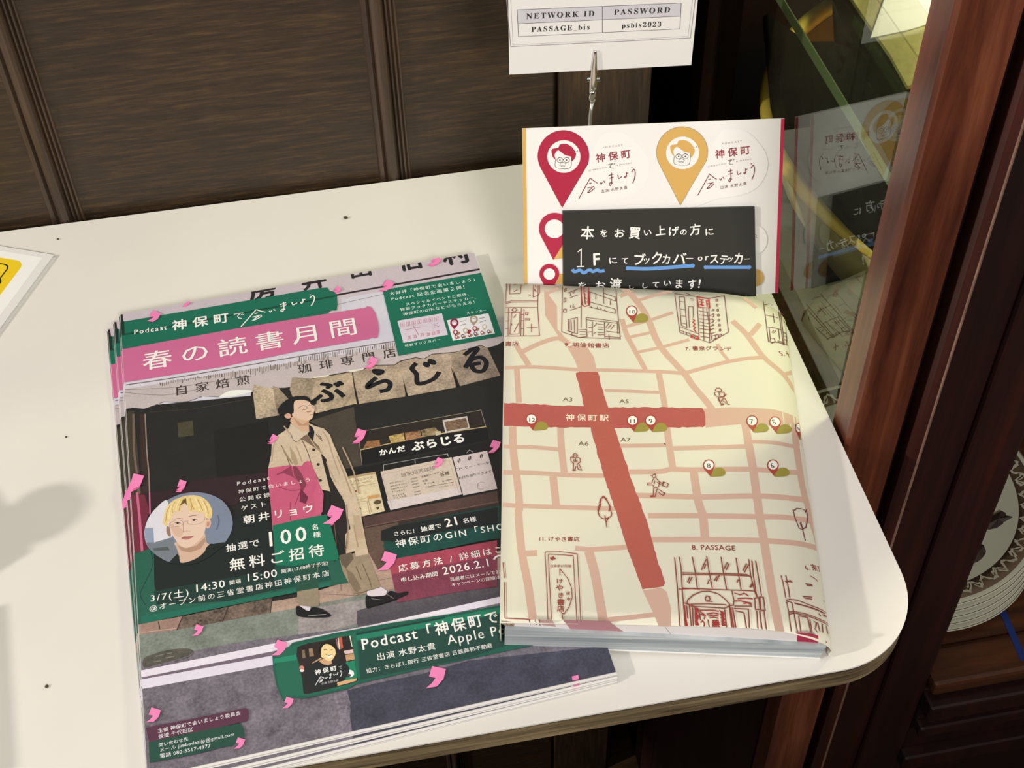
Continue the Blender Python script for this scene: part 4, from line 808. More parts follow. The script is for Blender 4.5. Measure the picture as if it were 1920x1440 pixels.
pr.spoly(U(TH_, '430,780 560,690 720,640 850,700 990,690 1150,600 1280,650 1390,800 1290,1020 1110,1100 1100,1190 700,1280 400,1330 350,1150'), (34, 38, 38), 0, 3); pr.poly(U(TH_, '700,620 800,560 980,580 990,680 900,715 800,690'), (206, 160, 120))
pr.spoly(U(TH_, '750,320 860,235 960,260 1040,320 1085,400 1060,500 990,600 900,615 820,560 740,500'), (236, 206, 146)); pr.spoly(U(TH_, '690,440 700,330 760,230 860,180 980,180 1080,240 1120,330 1085,420 1050,310 960,255 860,235 780,290 750,380 740,520'), (30, 26, 24))
pr.strokes(TH_, '800,365 850,355 890,370;960,370 1010,360;860,470 930,520 1010,460;860,480 940,490 1005,465', 1, (120, 80, 50), 3); pr.spoly(U(TH_, '865,485 935,495 1000,472 980,530 920,550'), (250, 240, 210))
pr.text('神保町', U(TH_, '615,925')[0], U(TH_, '1105,815')[0], W2, .03, tr=.25); pr.text('で', U(TH_, '1140,800')[0], U(TH_, '1235,780')[0], (180, 176, 170)); logo_script(pr, lambda x, y: (540+(620+(x-748)*.93)/12, 1190+(1165+(y-1040)*.80-(x-748)*.09)/12), 1.1, (220, 218, 212))
pr.text('出演 水野太貴', U(TH_, '760,1150')[0], U(TH_, '1145,1068')[0], (200, 196, 190), .0)
pr.ell(U(TH_, '315,770')[0], 4.5, 4, (200, 130, 110)); pr.ell(U(TH_, '320,830')[0], 4, 3, (226, 206, 200))
pr.part('podcast_lettering')
pr.text('Podcast', U(G, '955,292')[0], U(G, '1458,188')[0], W2, .016, tr=.08, vscale=1.15); pr.text('「神保町で会いましょう」', (786, 1199), (1150, 1122), W2, .02, size=22, vscale=1.15)
pr.text('出演 水野太貴', U(G, '1090,385')[0], U(G, '1622,278')[0], W2, .01, tr=.06); pr.text('Apple Podcasts', U(G, '1730,245')[0], (1025, 1176), W2, .006, tr=.08, vscale=1.15)
pr.text('協力：きらぼし銀行 三省堂書店 日鉄興和不動産', U(G, '995,500')[0], U(F6, '1652,1128')[0], W2, .006, tr=.03)
pr.part('organiser_panels')
pr.poly(U(H, '165,800 600,715 1060,622 1088,650 1090,700 1075,738 1000,755 830,795 500,860 195,930'), (88, 48, 66), .12)
pr.poly(U(H, '190,930 600,840 1000,760 1035,780 1050,850 1045,920 960,940 940,965 870,970 600,1040 200,1115'), (34, 74, 60), .08)
for s_, a, b in (('主催 神保町で会いましょう委員会', '272,845', '1020,680'), ('後援 千代田区', '278,895', '592,828'), ('問い合わせ先', '280,972', '548,912'), ('メール jimbodeaijp@gmail.com', '288,1018', '962,870'), ('電話 080-5517-4977', '290,1072', '748,975')): pr.text(s_, U(H, a)[0], U(H, b)[0], (228, 222, 220), .01, tr=.04)
for x, y, s_, r in ((290, 595, .85, 12), (352, 568, .5, 10), (633, 545, .5, 25), (727, 537, .85, 15), (698, 681, .8, 10), (817, 491, .75, 20), (513, 824, .6, 10), (675, 818, .95, 0), (341, 911, .75, 0), (823, 868, .65, 5), (928, 838, .85, 0), (626, 967, 1.35, 5), (727, 1053, 1.35, 0), (372, 1183, .8, 0), (525, 1216, 1.1, 0), (541, 1319, .8, 0), (818, 1270, 1.5, -5), (289, 1342, 1.05, 0), (450, 1395, .8, 0), (1079, 1277, .7, -30)):
    pr.part('petal'); petal(pr, x, y, s_, r)
pr.part('petal'); pr.poly(U(C_, '150,720 245,740 210,830 130,870 120,920 60,975 60,870 130,790'), PETAL); 
pr.build()
# ---- the sheets below, each slipped a little further out at the lower left
kids = list(rootF.children)
for i in range(1, NF):
    uo, wo, th = ((-.0009, -.0006, .0034), (-.0035, -.0034, .0135), (-.0042, -.0040, .0150), (-.0070, -.0066, .0262), (-.0076, -.0070, .0278))[i-1]
    r = rootF.copy(); COL.objects.link(r); r.location = fTL+fu*uo+fw*wo; r.location.z = .0004+GAP*(NF-1-i); r.rotation_euler = (0, 0, fang+th)
    r['label'] = ('second flyer from the top, a thin sliver at the left edge of the stack', 'third flyer from the top, slipped out to the upper left', 'fourth flyer from the top, a sliver beside the third one', 'second flyer from the bottom of the stack, far out at the upper left', 'bottom flyer of the stack, lying on the desk, furthest out to the left')[i-1]
    for k in kids:
        c = k.copy(); COL.objects.link(c); c.parent = r
# ================================================================= WRAPPED BOOK
bo = Vector((.0400, -.1170, 0)); b1 = Vector((.1254, -.0284, 0)).normalized(); b2 = Vector((-b1.y, b1.x, 0)); bang = math.atan2(b1.y, b1.x)
HC, S1, S2, HB = .0178, .088, .1297, .0035
book = empty('wrapped_book', bo, 'thick paperback wrapped in a cream illustrated street-map paper cover, lying partly on the flyers', 'book', rot=(0, 0, bang))
def prof_z(s):
    if s <= S1: return HC
    u = min(1.0, (s-S1)/(S2-S1)); return HB+(HC-HB)*math.sqrt(max(0.0, 1-u*u))
def k2(px, py):
    h = HC
    for _ in range(40):
        p = onz(px, py, h)-bo; s = p.dot(b1); h = .5*h+.5*prof_z(min(s, S2*.999))
    return (p.dot(b1), p.dot(b2))
def k3(s, t, h):
    s = min(s, S2-1e-5); z = prof_z(s)
    if s > S1:
        u = (s-S1)/(S2-S1); n = Vector(((HC-HB)*u/(S2-S1), 0, math.sqrt(max(1e-6, 1-u*u)))).normalized()
    else: n = Vector((0, 0, 1))
    return Vector((s, t, z))+n*h
# outline of the cover in book coordinates
def t_front(s): return .0022+.0006*math.sin(s*24)-(.0012*((s-.1)/.03)**2 if s > .1 else 0)
def t_back(s): return .1980-.0050*(s/.11)-(.004*((s-.108)/.02)**2 if s > .108 else 0)
def s_left(t): return -.0014-.0067*(t/.198)
NU, NT = 46, 30
bm = bmesh.new(); grid = []
svals = [S1*k/12 for k in range(12)]+[S1+(S2-S1)*math.sin(math.radians(90*k/24)) for k in range(25)]
for j in range(NT+1):
    row = []; f = j/NT; sl = s_left(.198*f)
    for z_ in (.0046, .010, .0155, .0172): row.append(bm.verts.new((sl-.0001*(z_ < .017), t_front(0)+(t_back(0)-t_front(0))*f, z_)))
    for s in svals:
        ss = sl+(s-0)*(S2-sl)/S2; t = t_front(max(0, ss))+(t_back(max(0, ss))-t_front(max(0, ss)))*f; row.append(bm.verts.new(k3(ss, t, 0)))
    for z_ in (.0020, .0008): row.append(bm.verts.new((S2-.0004, t_front(S2)+(t_back(S2)-t_front(S2))*f, z_)))
    grid.append(row)
for a, b in zip(grid, grid[1:]):
    for i in range(len(a)-1): bm.faces.new((a[i], a[i+1], b[i+1], b[i]))
cov = bm_obj('paper_cover', bm, M['cream'], book, smooth=True); md = cov.modifiers.new('thickness', 'SOLIDIFY'); md.thickness = .00035; md.offset = -1
# folded inner layers of the cover seen at the lower right corner
for k, (d, s0) in enumerate(((.0011, .070), (.0023, .085))):
    bm = bmesh.new(); g2 = []
    for j in range(9):
        f = j/8; row = []
        for s in [s0+(S2-.0006-s0)*math.sin(math.radians(90*q/14)) for q in range(15)]:
            t = .0030+.0010*k+(.190-.003)*f; row.append(bm.verts.new(k3(s, t, -d)))
        row.append(bm.verts.new((S2-.0012-.0016*k, .003+.001*k+.187*f, .0012))); g2.append(row)
    for a, b in zip(g2, g2[1:]):
        for i in range(len(a)-1): bm.faces.new((a[i], a[i+1], b[i+1], b[i]))
    o = bm_obj('folded_flap', bm, M['cream'] if k else plain('cover_back_print', lin((150, 96, 84)), .6, noise=.5, nscale=300), book, smooth=True); md = o.modifiers.new('thickness', 'SOLIDIFY'); md.thickness = .00025; md.offset = -1
# page block, slightly thinner towards the right
def pv(s, t, top):
    f = max(0, min(1, s/.1275)); zt_ = .0152-.0048*f-.0022*f*f; zb = .0042-.0040*f
    return (s, t, zt_ if top else zb)
bm = bmesh.new(); n = 16; L = []
for i in range(n+1):
    s = .0006+(.1266-.0006)*i/n; sb = .0002+(.1250-.0002)*i/n
    L.append([bm.verts.new(v) for v in (pv(sb, .0008, 0), pv(s, .0008, 1), pv(s-.006, .1885, 1), pv(sb-.006, .1885, 0))])
for a, b in zip(L, L[1:]):
    for k in range(4): bm.faces.new((a[k], a[(k+1) % 4], b[(k+1) % 4], b[k]))
bm.faces.new(L[0][::-1]); bm.faces.new(L[-1]); bm_obj('page_block', bm, M['book_pages'], book)
# thin paperback covers of the book itself under the paper wrap
bm = bmesh.new(); add_prism(bm, [Vector(pv(.0002, .0004, 0))+Vector((0, 0, -.0005)), Vector(pv(.1255, .0004, 0))+Vector((0, 0, -.0001)), Vector(pv(.1255-.006, .189, 0))+Vector((0, 0, -.0001)), Vector(pv(-.0058, .189, 0))+Vector((0, 0, -.0005))], (0, 0, .0004)); bm_obj('back_cover', bm, M['paper'], book)
# turned-in flap along the lower edge, visible between cover and pages
WO = bo+b2*.0026; wn_ = -b2
def w2(px, py): d = ray(px, py); t = (WO-CAM).dot(wn_)/d.dot(wn_); p = CAM+d*t-WO; return (p.dot(b1), p.z)
def w3(x, y, h): return Vector((x, .0026-h, y))
bm = bmesh.new(); tops = [(s, prof_z(s)-.0006) for s in [.002+.1245*k/20 for k in range(21)]]; botm = [(s, pv(s, 0, 1)[2]-.0006) for s, _ in tops[::-1]]
lo = [bm.verts.new((s, .0026, z)) for s, z in tops+botm]; hi = [bm.verts.new((s, .0030, z)) for s, z in tops+botm]; bm.faces.new(lo); bm.faces.new(hi[::-1])
for i in range(len(lo)): j = (i+1) % len(lo); bm.faces.new((lo[i], lo[j], hi[j], hi[i]))
bm_obj('lower_turn_in', bm, plain('turned_in_paper', alb((224, 214, 204)), .6), book)
M5 = (900, 960, 5.144); N5 = (1220, 960, 4.8)
pr = Print(w2, w3, book, 3700, mat='ink_matt', base=1e-5, step=4e-6)
pr.part('turn_in_print', 'dusky pink road showing through the turned-in edge')
pr.poly(U(M5, '800,1040 1240,1055 1440,1192 1180,1170 870,1128'), (178, 124, 126)); pr.poly(U(M5, '560,1040 700,1045 735,1108 600,1090'), (190, 150, 140)); pr.poly(U(M5, '205,1050 335,1066 325,1130 210,1080'), (150, 138, 112))
pr.strokes(M5, '475,1035 485,1085;535,1035 542,1090;572,1035 580,1095;250,1075 280,1110 300,1080 330,1120;230,1080 300,1060', 1.2, (120, 50, 60))
pr.part('red_turn_in', 'crimson end of the turned-in flap'); pr.poly(U(N5, '1312,1085 1440,1092 1508,1112 1512,1212 1325,1212'), (168, 30, 66)); pr.poly(U(N5, '1515,1165 1560,1175 1590,1165 1585,1195 1530,1190'), (176, 40, 70))
pr.part('turn_in_crease'); pr.strokes(N5, '130,1035 165,1080 205,1130', .8, (150, 140, 132)); pr.build()

# ---- printed map on the cover
I = (920, 500, 6); J = (1220, 500, 6); K = (920, 720, 6); Lz = (1220, 720, 6); PS = (1250, 1020, 8)
clips = [((0, .0024), (0, -1)), ((-.001, .003), (-1, -.034)), ((0, .1975), (.045, 1)), ((.1285, 0), (1, 0))]
pr = Print(k2, k3, book, 4050, mat='ink_matt', base=3e-5, step=2.5e-6, cuts=[S1+(S2-S1)*math.sin(math.radians(90*k/13)) for k in range(13)], clip=clips)
CR = (241, 233, 199); RD = (206, 168, 144); RM = (178, 90, 74); LN = (148, 62, 48); OL = (152, 140, 58)
pr.part('pale_roads')
def rd(pts, w): pr.stroke(pts, w, RD, 3, dh=6e-7)
rd([(920, 690), (943, 690), (1003, 688), (1080, 693), (1137, 694), (1240, 697), (1280, 700), (1290, 698), (1353, 681), (1395, 673), (1432, 670)], 9)
pr.poly(U(Lz, '595,275 700,275 900,262 1150,270 1400,290 1560,340 1700,430 1740,700 1660,700 1600,520 1350,470 1010,455 620,492'), RD)
pr.poly(U(I, '860,900 960,880 1090,910 1160,1020 1198,1195 1000,1195 945,1050'), RD); pr.poly(U(I, '600,240 660,330 745,440 750,700 830,790 900,850 860,900 790,830 760,780 612,548'), RD); rd(U(I, '360,955 560,860 760,805 880,870'), 11)
rd(U(I, '290,890 430,1110'), 11); rd(U(I, '635,300 760,245'), 8); rd(U(I, '660,300 640,280'), 9)
pr.poly([(1205, 1107), (1240, 1102), (1250, 1110), (1258, 1140), (1258, 1178), (1235, 1174), (1225, 1150)], RD)
rd([(1130, 1163), (1180, 1158), (1232, 1152)], 9)
rd([(1134, 732), (1190, 734), (1236, 736)], 8); rd([(969, 690), (973, 755)], 11); rd([(1235, 700), (1241, 730), (1247, 765)], 11)
rd([(1168, 540), (1183, 552), (1205, 580), (1217, 603), (1238, 650), (1283, 700), (1298, 722), (1318, 745), (1336, 768)], 13)
rd([(1198, 563), (1230, 553), (1260, 546)], 8); rd([(1162, 556), (1182, 548)], 9); rd([(1168, 614), (1213, 602), (1262, 586)], 8); rd([(1172, 634), (1228, 622)], 7.5); rd([(1192, 661), (1240, 651), (1292, 637)], 7.5)
rd([(1166, 598), (1175, 628), (1192, 660), (1210, 693)], 10); rd([(1345, 645), (1354, 662), (1368, 678)], 7)
rd([(1373, 602), (1400, 627), (1430, 668), (1470, 703), (1493, 740), (1503, 758)], 13); rd([(1407, 628), (1425, 607)], 10); rd([(1395, 558), (1418, 578)], 9); rd([(1468, 703), (1484, 699), (1490, 703)], 7)
rd([(961, 800), (963, 853), (970, 903), (974, 950), (972, 965), (978, 1034), (990, 1096), (999, 1162)], 13)
rd([(1051, 803), (1053, 843), (1058, 886)], 12); rd([(1037, 893), (1043, 950)], 13)
rd([(930, 837), (1003, 839), (1050, 843)], 9); rd([(930, 886), (1003, 887), (1070, 891), (1134, 892)], 10); rd([(930, 946), (990, 949), (1050, 951), (1153, 954)], 9.5)
rd([(985, 1038), (1007, 1037)], 12); rd([(1078, 1028), (1114, 1030), (1176, 1026)], 10); rd([(1104, 1034), (1117, 1084), (1131, 1166)], 15)
rd([(1160, 836), (1240, 835), (1250, 833)], 9); rd([(1260, 841), (1337, 839), (1400, 837)], 10); rd([(1404, 828), (1450, 830), (1495, 839)], 9)
rd([(1180, 885), (1240, 884), (1257, 880), (1303, 881), (1403, 880), (1503, 888)], 11); rd([(1193, 929), (1237, 930), (1320, 932), (1412, 930), (1470, 933), (1510, 938)], 11.5)
rd([(1250, 800), (1254, 830), (1262, 882)], 12); rd([(1300, 880), (1309, 940), (1318, 968), (1322, 1012)], 14); rd([(1397, 795), (1412, 880), (1423, 960), (1432, 1012), (1447, 1106), (1462, 1184)], 14.5); rd([(1489, 806), (1503, 903), (1517, 960), (1528, 1000), (1536, 1035)], 13)
rd([(1215, 967), (1318, 967), (1418, 969), (1470, 970), (1518, 977)], 11); rd([(1215, 1012), (1324, 1012), (1428, 1014), (1501, 1020), (1540, 1032)], 11)
pr.part('red_roads')
random.seed(3)
def rough(pts, amp=.9, seg=7):
    out = []; n = len(pts)
    for i in range(n):
        a, b = pts[i], pts[(i+1) % n]; L_ = math.dist(a, b); m = max(1, int(L_/seg))
        for k in range(m): out.append((a[0]+(b[0]-a[0])*k/m+random.uniform(-amp, amp), a[1]+(b[1]-a[1])*k/m+random.uniform(-amp, amp)))
    return out
pr.poly(rough([(930, 757), (962, 756), (1013, 759), (1094, 762), (1140, 764), (1240, 764), (1317, 765), (1321, 772), (1323, 797), (1319, 801), (1243, 802), (1153, 803), (1106, 802), (1026, 801), (930, 798)]), (176, 86, 76), .04)
pr.poly(rough([(1079, 699), (1098, 697), (1121, 698), (1128, 725), (1140, 763), (1152, 803), (1168, 850), (1184, 900), (1207, 960), (1222, 1010), (1233, 1052), (1247, 1093), (1243, 1100), (1205, 1105), (1188, 1060), (1170, 1010), (1155, 960), (1135, 900), (1120, 850), (1107, 802), (1095, 762), (1085, 720)]), RM, .04)
pr.part('station_lettering')
BR = (112, 92, 60)
pr.text('神保町駅', U(K, '840,406')[0], U(K, '1330,412')[0], (238, 226, 196), .015, size=17)
for s_, z_, a, b in (('A3', K, '810,194', '925,198'), ('A5', K, '1447,214', '1560,218'), ('A6', K, '985,694', '1105,696'), ('A7', K, '1460,650', '1575,652')): pr.text(s_, U(z_, a)[0], U(z_, b)[0], BR, 0, vscale=.9)
for s_, a, b in (('書店', (946, 648), (973, 648)), ('9. 明倫館書店', (1058, 650), (1143, 652)), ('7. 書泉グランデ', (1285, 657), (1373, 658)), ('5. 七', (1464, 667), (1486, 674)), ('11. けやき書店', (1009, 1014), (1087, 1015)), ('8. PASSAGE', (1297, 1031), (1379, 1032)), ('6. 東京', (1511, 1069), (1545, 1075))):
    pr.part('shop_name'); pr.text(s_, a, b, LN, .014, jit=.5, tr=.02)
# numbered pins
def mpin(n, x, y, r=11.0, sx=1.0):
    pr.part('map_pin'); c = (168, 66, 52)
    pr.spoly([(x+2*sx, y+20), (x+12*sx, y+6), (x+24*sx, y+5), (x+31*sx, y+12), (x+28*sx, y+19), (x+16*sx, y+21)], OL)
    pts = [(x+r*sx*math.cos(math.radians(a)), y+r*math.sin(math.radians(a))) for a in range(-215, 36, 12)]
    pr.poly(pts+[(x+3*sx, y+21)], c); pr.ell((x, y-.5), r*.79*sx, r*.76, (244, 234, 218))
    w = 7.2 if len(n) > 1 else 3.9; pr.text(n, (x-w*sx, y+4.6), (x+w*sx, y+4.8), (80, 66, 48), .012)
for n, x, y in (('12', 996.5, 786.5), ('11', 1186, 789), ('9', 1220, 789), ('10', 1184.5, 584), ('7', 1410, 790), ('5', 1453, 792), ('8', 1329, 873), ('6', 1449, 873)): mpin(n, x, y)
mpin('4', 1497, 803, 10, .62)
# line drawings
def draw(name, items):
    pr.part(name)
    for z_, w, c, l in items: pr.strokes(z_, l, w*1.22 if w < 2 else w, c)
L2 = (150, 66, 66)
draw('shopfront_drawing', [(I, 1.1, L2, '178,185 165,460 158,785 550,780 530,470 535,190;215,190 210,310 335,305 345,190;255,210 300,190;260,285 300,260;480,190 478,345 535,325 552,290 548,190;160,405 235,388 530,385;160,418 235,404 530,400;160,465 230,460 530,462;200,470 195,780;235,520 215,765 320,760 330,515 235,520;205,515 335,510;265,465 232,490 265,512 300,490 265,465;345,470 340,780;375,480 370,780;165,615 200,615;160,700 195,700;340,540 372,540;340,610 370,610;340,700 370,700;385,585 440,588 438,604 385,602;395,510 420,515 415,545 395,540 395,510;460,645 462,740;405,692 525,688;258,580 285,540;262,740 312,640;160,520 200,520;225,640 238,650 235,665;425,318 445,325 440,338')])
draw('bookshop_drawing', [(I, 1.1, (120, 58, 44), '808,200 800,735 985,800 1460,815;1022,210 1018,690;1410,250 1425,470 1460,820;1110,285 1405,390 1400,345 1270,300;1110,400 1400,480 1403,530 1110,455;1120,290 1115,440;1270,240 1272,420;1185,320 1182,370;1350,380 1345,435;1130,450 1135,470;1200,455 1200,480;1240,465 1242,490;1285,480 1285,500;868,300 985,250;890,355 980,320;900,300 895,330 905,330;920,285 935,305 940,275;835,250 832,285 848,275 850,245 835,250;828,355 825,405 845,400 845,355 828,355;822,480 820,515 852,515 850,478 822,480;890,495 1015,455;900,435 900,470;930,420 925,460 950,455;870,600 975,575 975,760 880,730 870,600;885,610 885,715;905,605 910,720;940,600 945,740;1075,575 1425,620 1430,760;1075,575 1080,700;1075,600 1420,640;1145,620 1145,790;1280,630 1285,800;1205,650 1270,655;1205,680 1270,685;1205,710 1270,712;1205,745 1275,745;1205,770 1275,770;1295,690 1330,640;1320,700 1360,650;1350,710 1390,660;1300,730 1450,745;1330,765 1335,825;1285,790 1455,800;1100,690 1140,685;1090,740 1140,735;985,715 1080,710 1085,790 990,800;1000,735 1070,735;1000,765 1070,765;910,770 980,785;860,720 920,740 910,770;1160,680 1195,640;1160,760 1180,740'), (I, 1.6, (168, 50, 50), '1012,212 1030,430 1055,452 1098,440 1110,410 1100,230;1045,225 1065,430;1098,240 1095,425')])
draw('shop_sign_drawing', [(I, 2.2, (168, 50, 50), '500,205 510,235;490,255 510,285;1048,240 1060,245;1045,275 1070,280;1050,320 1075,322;1055,365 1080,362;1060,400 1085,402;500,225 512,225;1040,225 1058,222;1050,300 1062,310;1055,345 1068,352')])
draw('tall_building_drawing', [(J, 1.05, (120, 54, 46), '270,305 330,745 665,860 875,740 830,330 655,360 520,340 270,305;520,340 545,790;655,380 665,860;320,340 380,345 408,690 345,665 320,340;325,395 388,403;338,480 393,490;345,555 400,565;355,640 408,650;425,450 478,455 480,580;425,450 435,690;590,470 600,830;630,480 690,830;545,545 650,560 700,540;545,590 655,600 700,590;550,625 655,645 710,620;550,660 660,680 710,660;550,700 660,715 715,700;555,745 665,760 720,745;560,790 665,800;540,500 650,520;400,300 450,320;330,680 540,760;330,720 540,790;370,730 375,755;400,740 405,765;440,750 445,775;690,480 715,485 710,500 685,500;690,530 712,535 705,570 685,565;690,600 712,605 700,630;690,650 712,655 705,670;700,780 760,765 765,800 705,820;730,775 735,830'), (J, 1.0, (120, 54, 46), ';'.join(f'{732+i*6.5},{370+i*56} {750+i*6.5},{370+i*56} {750+i*6.5},{392+i*56} {734+i*6.5},{392+i*56} {732+i*6.5},{370+i*56}' for i in range(8))), (J, 1.8, (186, 66, 56), '520,345 655,365 665,470 540,462 520,345;540,370 600,378;545,400 600,405;548,430 600,440;570,370 580,450;620,385 650,390;625,420 655,425;630,385 635,455;470,590 495,610 475,630 498,650 480,672 505,690 485,710 512,740;455,775 540,800 535,825 455,800 455,775'), (J, .8, (120, 54, 46), '440,365 485,370;440,380 485,385;475,425 490,425')])
draw('corner_shop_drawing', [(J, 1.05, (110, 60, 56), '1262,350 1325,850 1540,890;1275,430 1500,470;1290,545 1430,580;1310,680 1470,715;1360,370 1360,440;1375,525 1390,635;1430,440 1440,520 1500,550;1440,520 1490,880;1460,525 1500,860;1330,690 1345,820;1435,700 1450,820;1360,745 1385,720;1380,750 1405,725;1345,805 1390,810 1400,850 1360,865 1340,840 1345,805;1430,835 1500,860 1500,885 1435,855 1430,835;1520,730 1530,880;1480,740 1530,760;1270,355 1400,380 1500,460;1490,600 1515,660;1500,780 1535,800;1495,820 1535,840')])
PP = '560,30 590,30 600,60 585,85 560,85 540,60 560,30'
draw('reader_drawing', [(Lz, 1.2, LN, '725,80 740,52 775,48 800,75 790,90;730,80 790,95;735,95 720,100 725,130 765,155 820,150 850,120;765,90 780,150;780,150 830,145 825,95 785,100;765,160 785,220 800,180 830,160;760,165 770,195 800,240 785,240;800,185 870,235 890,235;830,165 865,215;800,215 820,235 790,242;840,110 850,122')])
draw('phone_user_drawing', [(K, 1.2, LN, '925,800 950,782 975,800 968,835 935,835 925,800;925,812 980,815;935,825 900,830 905,870 935,905;968,830 1005,840 1010,880 975,905;935,850 940,880 970,885 975,855;935,890 930,960 950,975 960,930;970,900 985,965 1025,975 990,895;930,960 925,978 960,978;1000,965 1030,975;955,840 960,880')])
draw('running_man_drawing', [(K, 1.2, LN, '1820,1030 1850,1015 1860,1045 1840,1060 1818,1050 1820,1030;1790,1030 1825,1035;1840,1062 1820,1090 1815,1120 1770,1118 1765,1140 1820,1140;1860,1060 1900,1110 1890,1160 1840,1175 1825,1140;1850,1090 1840,1130;1835,1175 1830,1260 1800,1262 1800,1275 1850,1272 1875,1180'), (Lz, 1.2, LN, '80,1090 130,1125 145,1105 200,1130 185,1165 135,1150 145,1105;70,1110 130,1145;90,1190 155,1235 160,1225 145,1255 120,1250 80,1215')])
draw('tree_drawing', [(K, 1.3, LN, '1270,1275 1235,1300 1225,1340 1240,1360 1215,1420 1210,1470;1270,1275 1300,1310 1330,1350 1345,1385 1330,1440;'), (M5, 1.3, LN, '1140,0 1150,40 1175,65 1200,70 1235,60 1265,45 1272,20 1262,-10;1205,35 1225,155;1240,60 1220,100'), (M5, 1.3, LN, '1140,0 1138,-30 1150,-60 1162,-90 1170,-130 1190,-150 1215,-130 1235,-90 1250,-50 1262,-10')])
draw('tree_drawing', [(Lz, 1.3, (120, 60, 56), '1610,1430 1640,1405 1700,1410 1740,1430 1735,1450'), (N5, 1.3, (120, 60, 56), '1280,-20 1295,50 1335,150 1360,162 1395,140 1412,50 1395,-20;1340,100 1362,150;1350,95 1390,262')])
pr.part('signboard_drawing'); pr.strokes(M5, '628,395 640,390 780,388 920,405 940,410 955,690 972,1055;628,395 645,690 655,1040;660,410 900,425 915,690 935,1055;660,410 672,690 690,1040;770,550 772,620;770,550 850,650 885,740 890,830 860,920 810,990 780,970;790,980 800,1040', 1.3, LN)
pr.strokes(M5, '685,450 730,455;715,435 682,450 705,470', 2.4, LN); pr.text('日本茶が売場', U(M5, '675,535')[0], U(M5, '880,535')[0], LN, .01, jit=.4)
for ch, x, y, s_ in (('け', 735, 690, 66), ('や', 728, 760, 80), ('き', 745, 825, 66), ('書', 742, 895, 76), ('店', 742, 960, 76), ('古', 828, 800, 44), ('本', 832, 855, 44)): pr.text(ch, U(M5, f'{x},{y}')[0], U(M5, f'{x+s_},{y+2}')[0], LN, .022, jit=.4)
draw('edge_drawing', [(M5, 1.3, LN, '222,490 235,640;235,680 242,1030 470,1040;165,515 185,512 185,575 168,575;150,845 180,848 178,920 150,918;160,645 190,655')])
draw('arcade_shop_drawing', [(PS, 1.5, (140, 62, 46), '120,210 160,640 200,1240;190,200 215,350 235,700 280,1240;385,200 430,440 460,670;600,190 640,440 685,670;815,200 850,430 900,690;1040,215 1080,470 1115,690;1230,235 1260,480 1320,720 1350,800;1280,260 1300,480 1340,740 1360,800;1335,260 1420,780;235,440 700,450 1200,465 1270,510;235,465 700,470 1230,490;180,685 420,675 700,690 980,700 1330,715;240,670 500,685;300,900 320,840 400,770 520,720 640,715 780,760 880,840 950,920;590,860 580,820 600,785 640,795 650,840 600,870 690,870;360,910 620,905 900,920;360,940 860,970;280,900 380,930 400,950;860,975 950,930 1000,925 1010,860 980,710;1010,940 1280,940;1010,975 1225,985 1245,1280;1030,1010 1160,1040 1200,1280;240,890 330,900;1320,820 1380,810 1400,990 1330,990 1320,820;1395,800 1450,805 1475,1000 1415,1010 1395,800;1350,1010 1370,1290;1395,1010 1430,1290;1460,1015 1495,1290;870,990 900,1260;940,930 980,1270;990,960 1040,1270;345,920 370,1240;300,930 320,1130;390,960 400,1240;480,1000 510,1150;620,1140 640,1260;520,400 595,235;560,380 590,310;860,380 910,280;890,400 940,300;1140,410 1200,300;1165,435 1225,320;310,580 350,500;330,600 385,500;610,610 640,540;710,560 760,490;740,570 790,480;1050,590 1075,540;1245,660 1290,580;1260,660 1295,600'),
    (PS, 1.6, (164, 52, 48), '1020,745 1100,770 1160,745 1230,790;1060,830 1180,820 1290,830;1020,865 1100,860 1180,880 1270,895;1150,905 1210,890 1280,925;265,920 300,1230;340,930 350,1000;410,960 470,980 440,1060 480,1100 430,1160 480,1230;420,1000 460,1010;420,1060 480,1080;420,1110 480,1130;430,1190 480,1200;500,1020 580,1080 560,1140;490,1000 700,1000 780,1020;600,1060 700,1040 780,1060;620,1090 700,1075 780,1090;640,1120 700,1105 780,1125;680,1160 780,1150;680,1190 790,1180;680,1220 800,1215;680,1245 800,1245;790,1000 860,1060;800,1060 860,1100;810,1110 870,1140;820,1160 880,1190;830,1210 890,1230;960,960 1000,1260;985,1150 1010,1260;700,1160 700,1240;740,1160 740,1240;770,1150 775,1250;500,1060 560,1080;510,1190 540,1160 570,1200 560,1250'), (PS, 4.5, (164, 52, 48), '280,1150 300,1240;440,980 450,1230;830,1020 850,1240;700,1200 790,1200')])
draw('rounded_shop_drawing', [(N5, 1.3, (140, 60, 54), '1172,575 1190,640 1215,780;1215,575 1240,700 1250,780;1215,800 1250,790 1320,800 1450,850 1560,900 1620,950;1215,820 1240,810 1270,820;1240,905 1290,900 1420,930 1540,980 1620,1030;1245,925 1290,915 1420,945 1550,1000 1630,1050;1270,820 1320,1085;1240,905 1265,1085;1225,825 1240,900;1330,940 1350,1085;1330,940 1410,955 1440,1090;1430,970 1450,1085;1465,990 1490,1000 1480,1050;1500,1000 1520,1080;1540,1010 1545,1090;1470,1050 1500,1090;1575,1030 1590,1100;1365,765 1450,770;1380,780 1450,790;1390,650 1450,660;1400,665 1455,670;1435,580 1470,600 1500,630;1205,630 1275,635;1215,640 1260,620;1550,800 1580,860'), (N5, 2.4, (130, 40, 46), '1510,920 1525,940;1545,935 1600,960;1290,825 1420,860 1560,920')])
pr.build()

